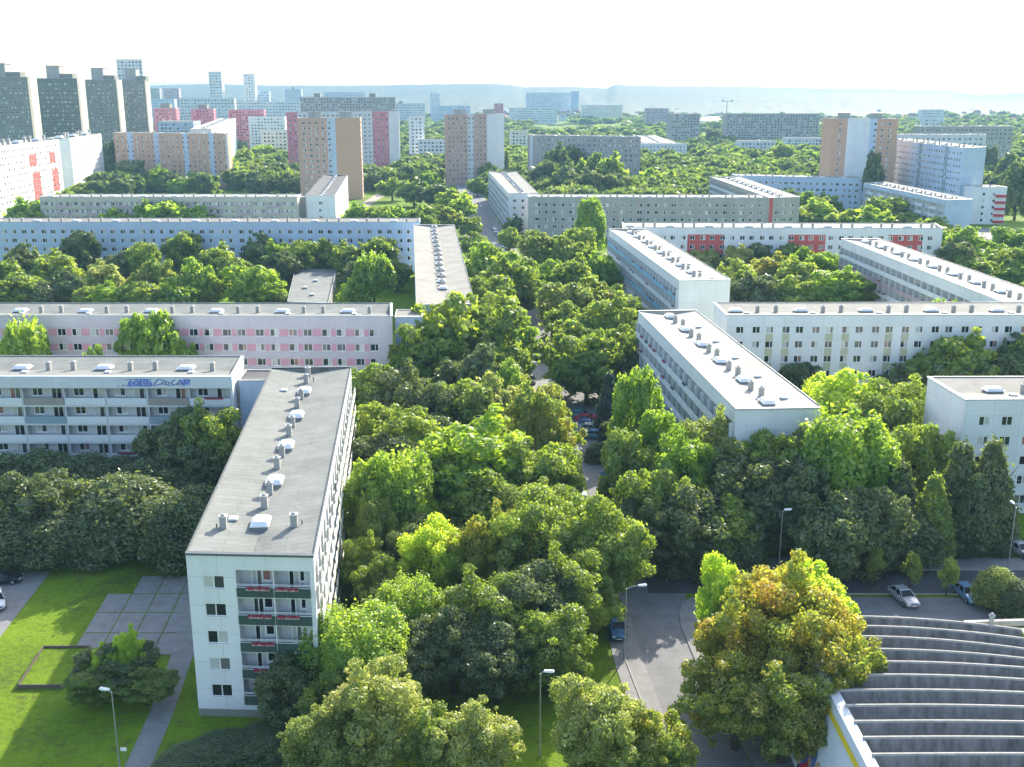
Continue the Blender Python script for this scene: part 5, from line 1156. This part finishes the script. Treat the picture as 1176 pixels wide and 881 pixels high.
hw('back_wall', ([(27.3, 92.9, 0), (64, 82.3, 0), (64, 82.6, 0), (27.3, 93.2, 0)], [(27.3, 92.9, 6.0), (64, 82.3, 6.0), (64, 82.6, 6.0), (27.3, 93.2, 6.0)]), M['white2'])
def sidep(name, y0, y1, z0, z1, m, prd=.03, slant=0):
    def X_(y, z): return 23.4+.4*(y-55)/38.2+2.6*z/6.75-prd
    b = MB(); b.face([(X_(y0, z0), y0, z0), (X_(y1, z0), y1, z0), (X_(y1, z1), y1+slant, z1), (X_(y0, z1), y0+slant, z1)]); return b.build(name, m, HL, iv)
sidep('yellow_stripe', 56, 92.8, 5.7, 6.15, M['yellow'])
sidep('red_panel', 60, 71.5, .4, 4.0, M['redp'], .03, .9)
b = MB(); rr = random.Random(4)
mats_ = [M['redp'], M['graf'], M['orange'], M['gpar']]
for k in range(30):
    y = 71.5+k*.42; z = rr.uniform(.8, 2.2); w_ = rr.uniform(.9, 1.4); h_ = rr.uniform(.5, 1.3)
    def X_(y, z): return 23.4+.4*(y-55)/38.2+2.6*z/6.75-.02-.001*k
    pts = [(y+math.cos(a)*w_*rr.uniform(.5, 1), z+math.sin(a)*h_*rr.uniform(.5, 1)) for a in np.linspace(0, 6.28, 9)[:-1]]
    b.face([(X_(p, max(.05, q)), p, max(.05, q)) for p, q in pts], k % 4)
b.build('graffiti', mats_, HL, iv)
hw('flat_roof', ([(46.6, 86, 6.3), (66, 82, 6.3), (66, 93.5, 6.3), (47.4, 91.3, 6.3)], [(46.6, 86, 6.5), (66, 82, 6.5), (66, 93.5, 6.5), (47.4, 91.3, 6.5)]), M['roofc'])
hw('roof_parapet', ([(42.5, 92.0, 6.2), (66, 93.4, 6.2), (66, 93.8, 6.2), (42.5, 92.4, 6.2)], [(42.5, 92.0, 6.75), (66, 93.4, 6.75), (66, 93.8, 6.75), (42.5, 92.4, 6.75)]), M['rimc'])
b = MB(); b.tube([(44.9, 91.9, 6.5), (44.9, 91.9, 7.5)], .22, 10); b.tube([(44.9, 91.9, 7.5), (44.9, 91.9, 7.75)], [.32, .1], 10); b.build('roof_vent', M['cap'], HL, iv)
# kerbs along the side street
def kerb(lab, pts, h=.13):
    b = MB()
    for p, q in zip(pts[:-1], pts[1:]):
        p, q = Vector(p), Vector(q); d = (q-p).normalized(); n = Vector((-d.y, d.x))*.13
        b.hexa([(*p, 0), (*q, 0), (*(q+n), 0), (*(p+n), 0)], [(*p, h), (*q, h), (*(q+n), h), (*(p+n), h)])
    o = b.build('kerb', M['kerb']); struct(o, lab)
kerb('pale kerb between side street and rear pavement', [(20.5, 118.1), (60, 117.9), (150, 116.1)])
kerb('pale kerb between side street and parking bay', [(27, 111.6), (60, 111.5), (150, 109.8)])
kerb('kerb on the left side of the street', off(ROAD[:8], -4.2)); kerb('kerb along the right side of the tree lined street', off(ROAD[5:9], 4.1))
# ------------------------------------------------------------------ the air
b = MB(); b.hexa([(-8500, -300, -1), (8500, -300, -1), (8500, 9500, -1), (-8500, 9500, -1)], [(-8500, -300, 135), (8500, -300, 135), (8500, 9500, 135), (-8500, 9500, 135)])
hz = b.build('haze', []); hz['kind'] = 'stuff'; hz['label'] = 'pale summer haze over the far hills'
hm = bpy.data.materials.new('haze_air'); hm.use_nodes = True; t = hm.node_tree; t.nodes.clear()
ho = t.nodes.new('ShaderNodeOutputMaterial'); pv = t.nodes.new('ShaderNodeVolumePrincipled')
pv.inputs['Color'].default_value = (.27, .47, .66, 1); pv.inputs['Density'].default_value = HAZE; pv.inputs['Anisotropy'].default_value = 0
t.links.new(pv.outputs[0], ho.inputs['Volume']); hz.data.materials.append(hm)
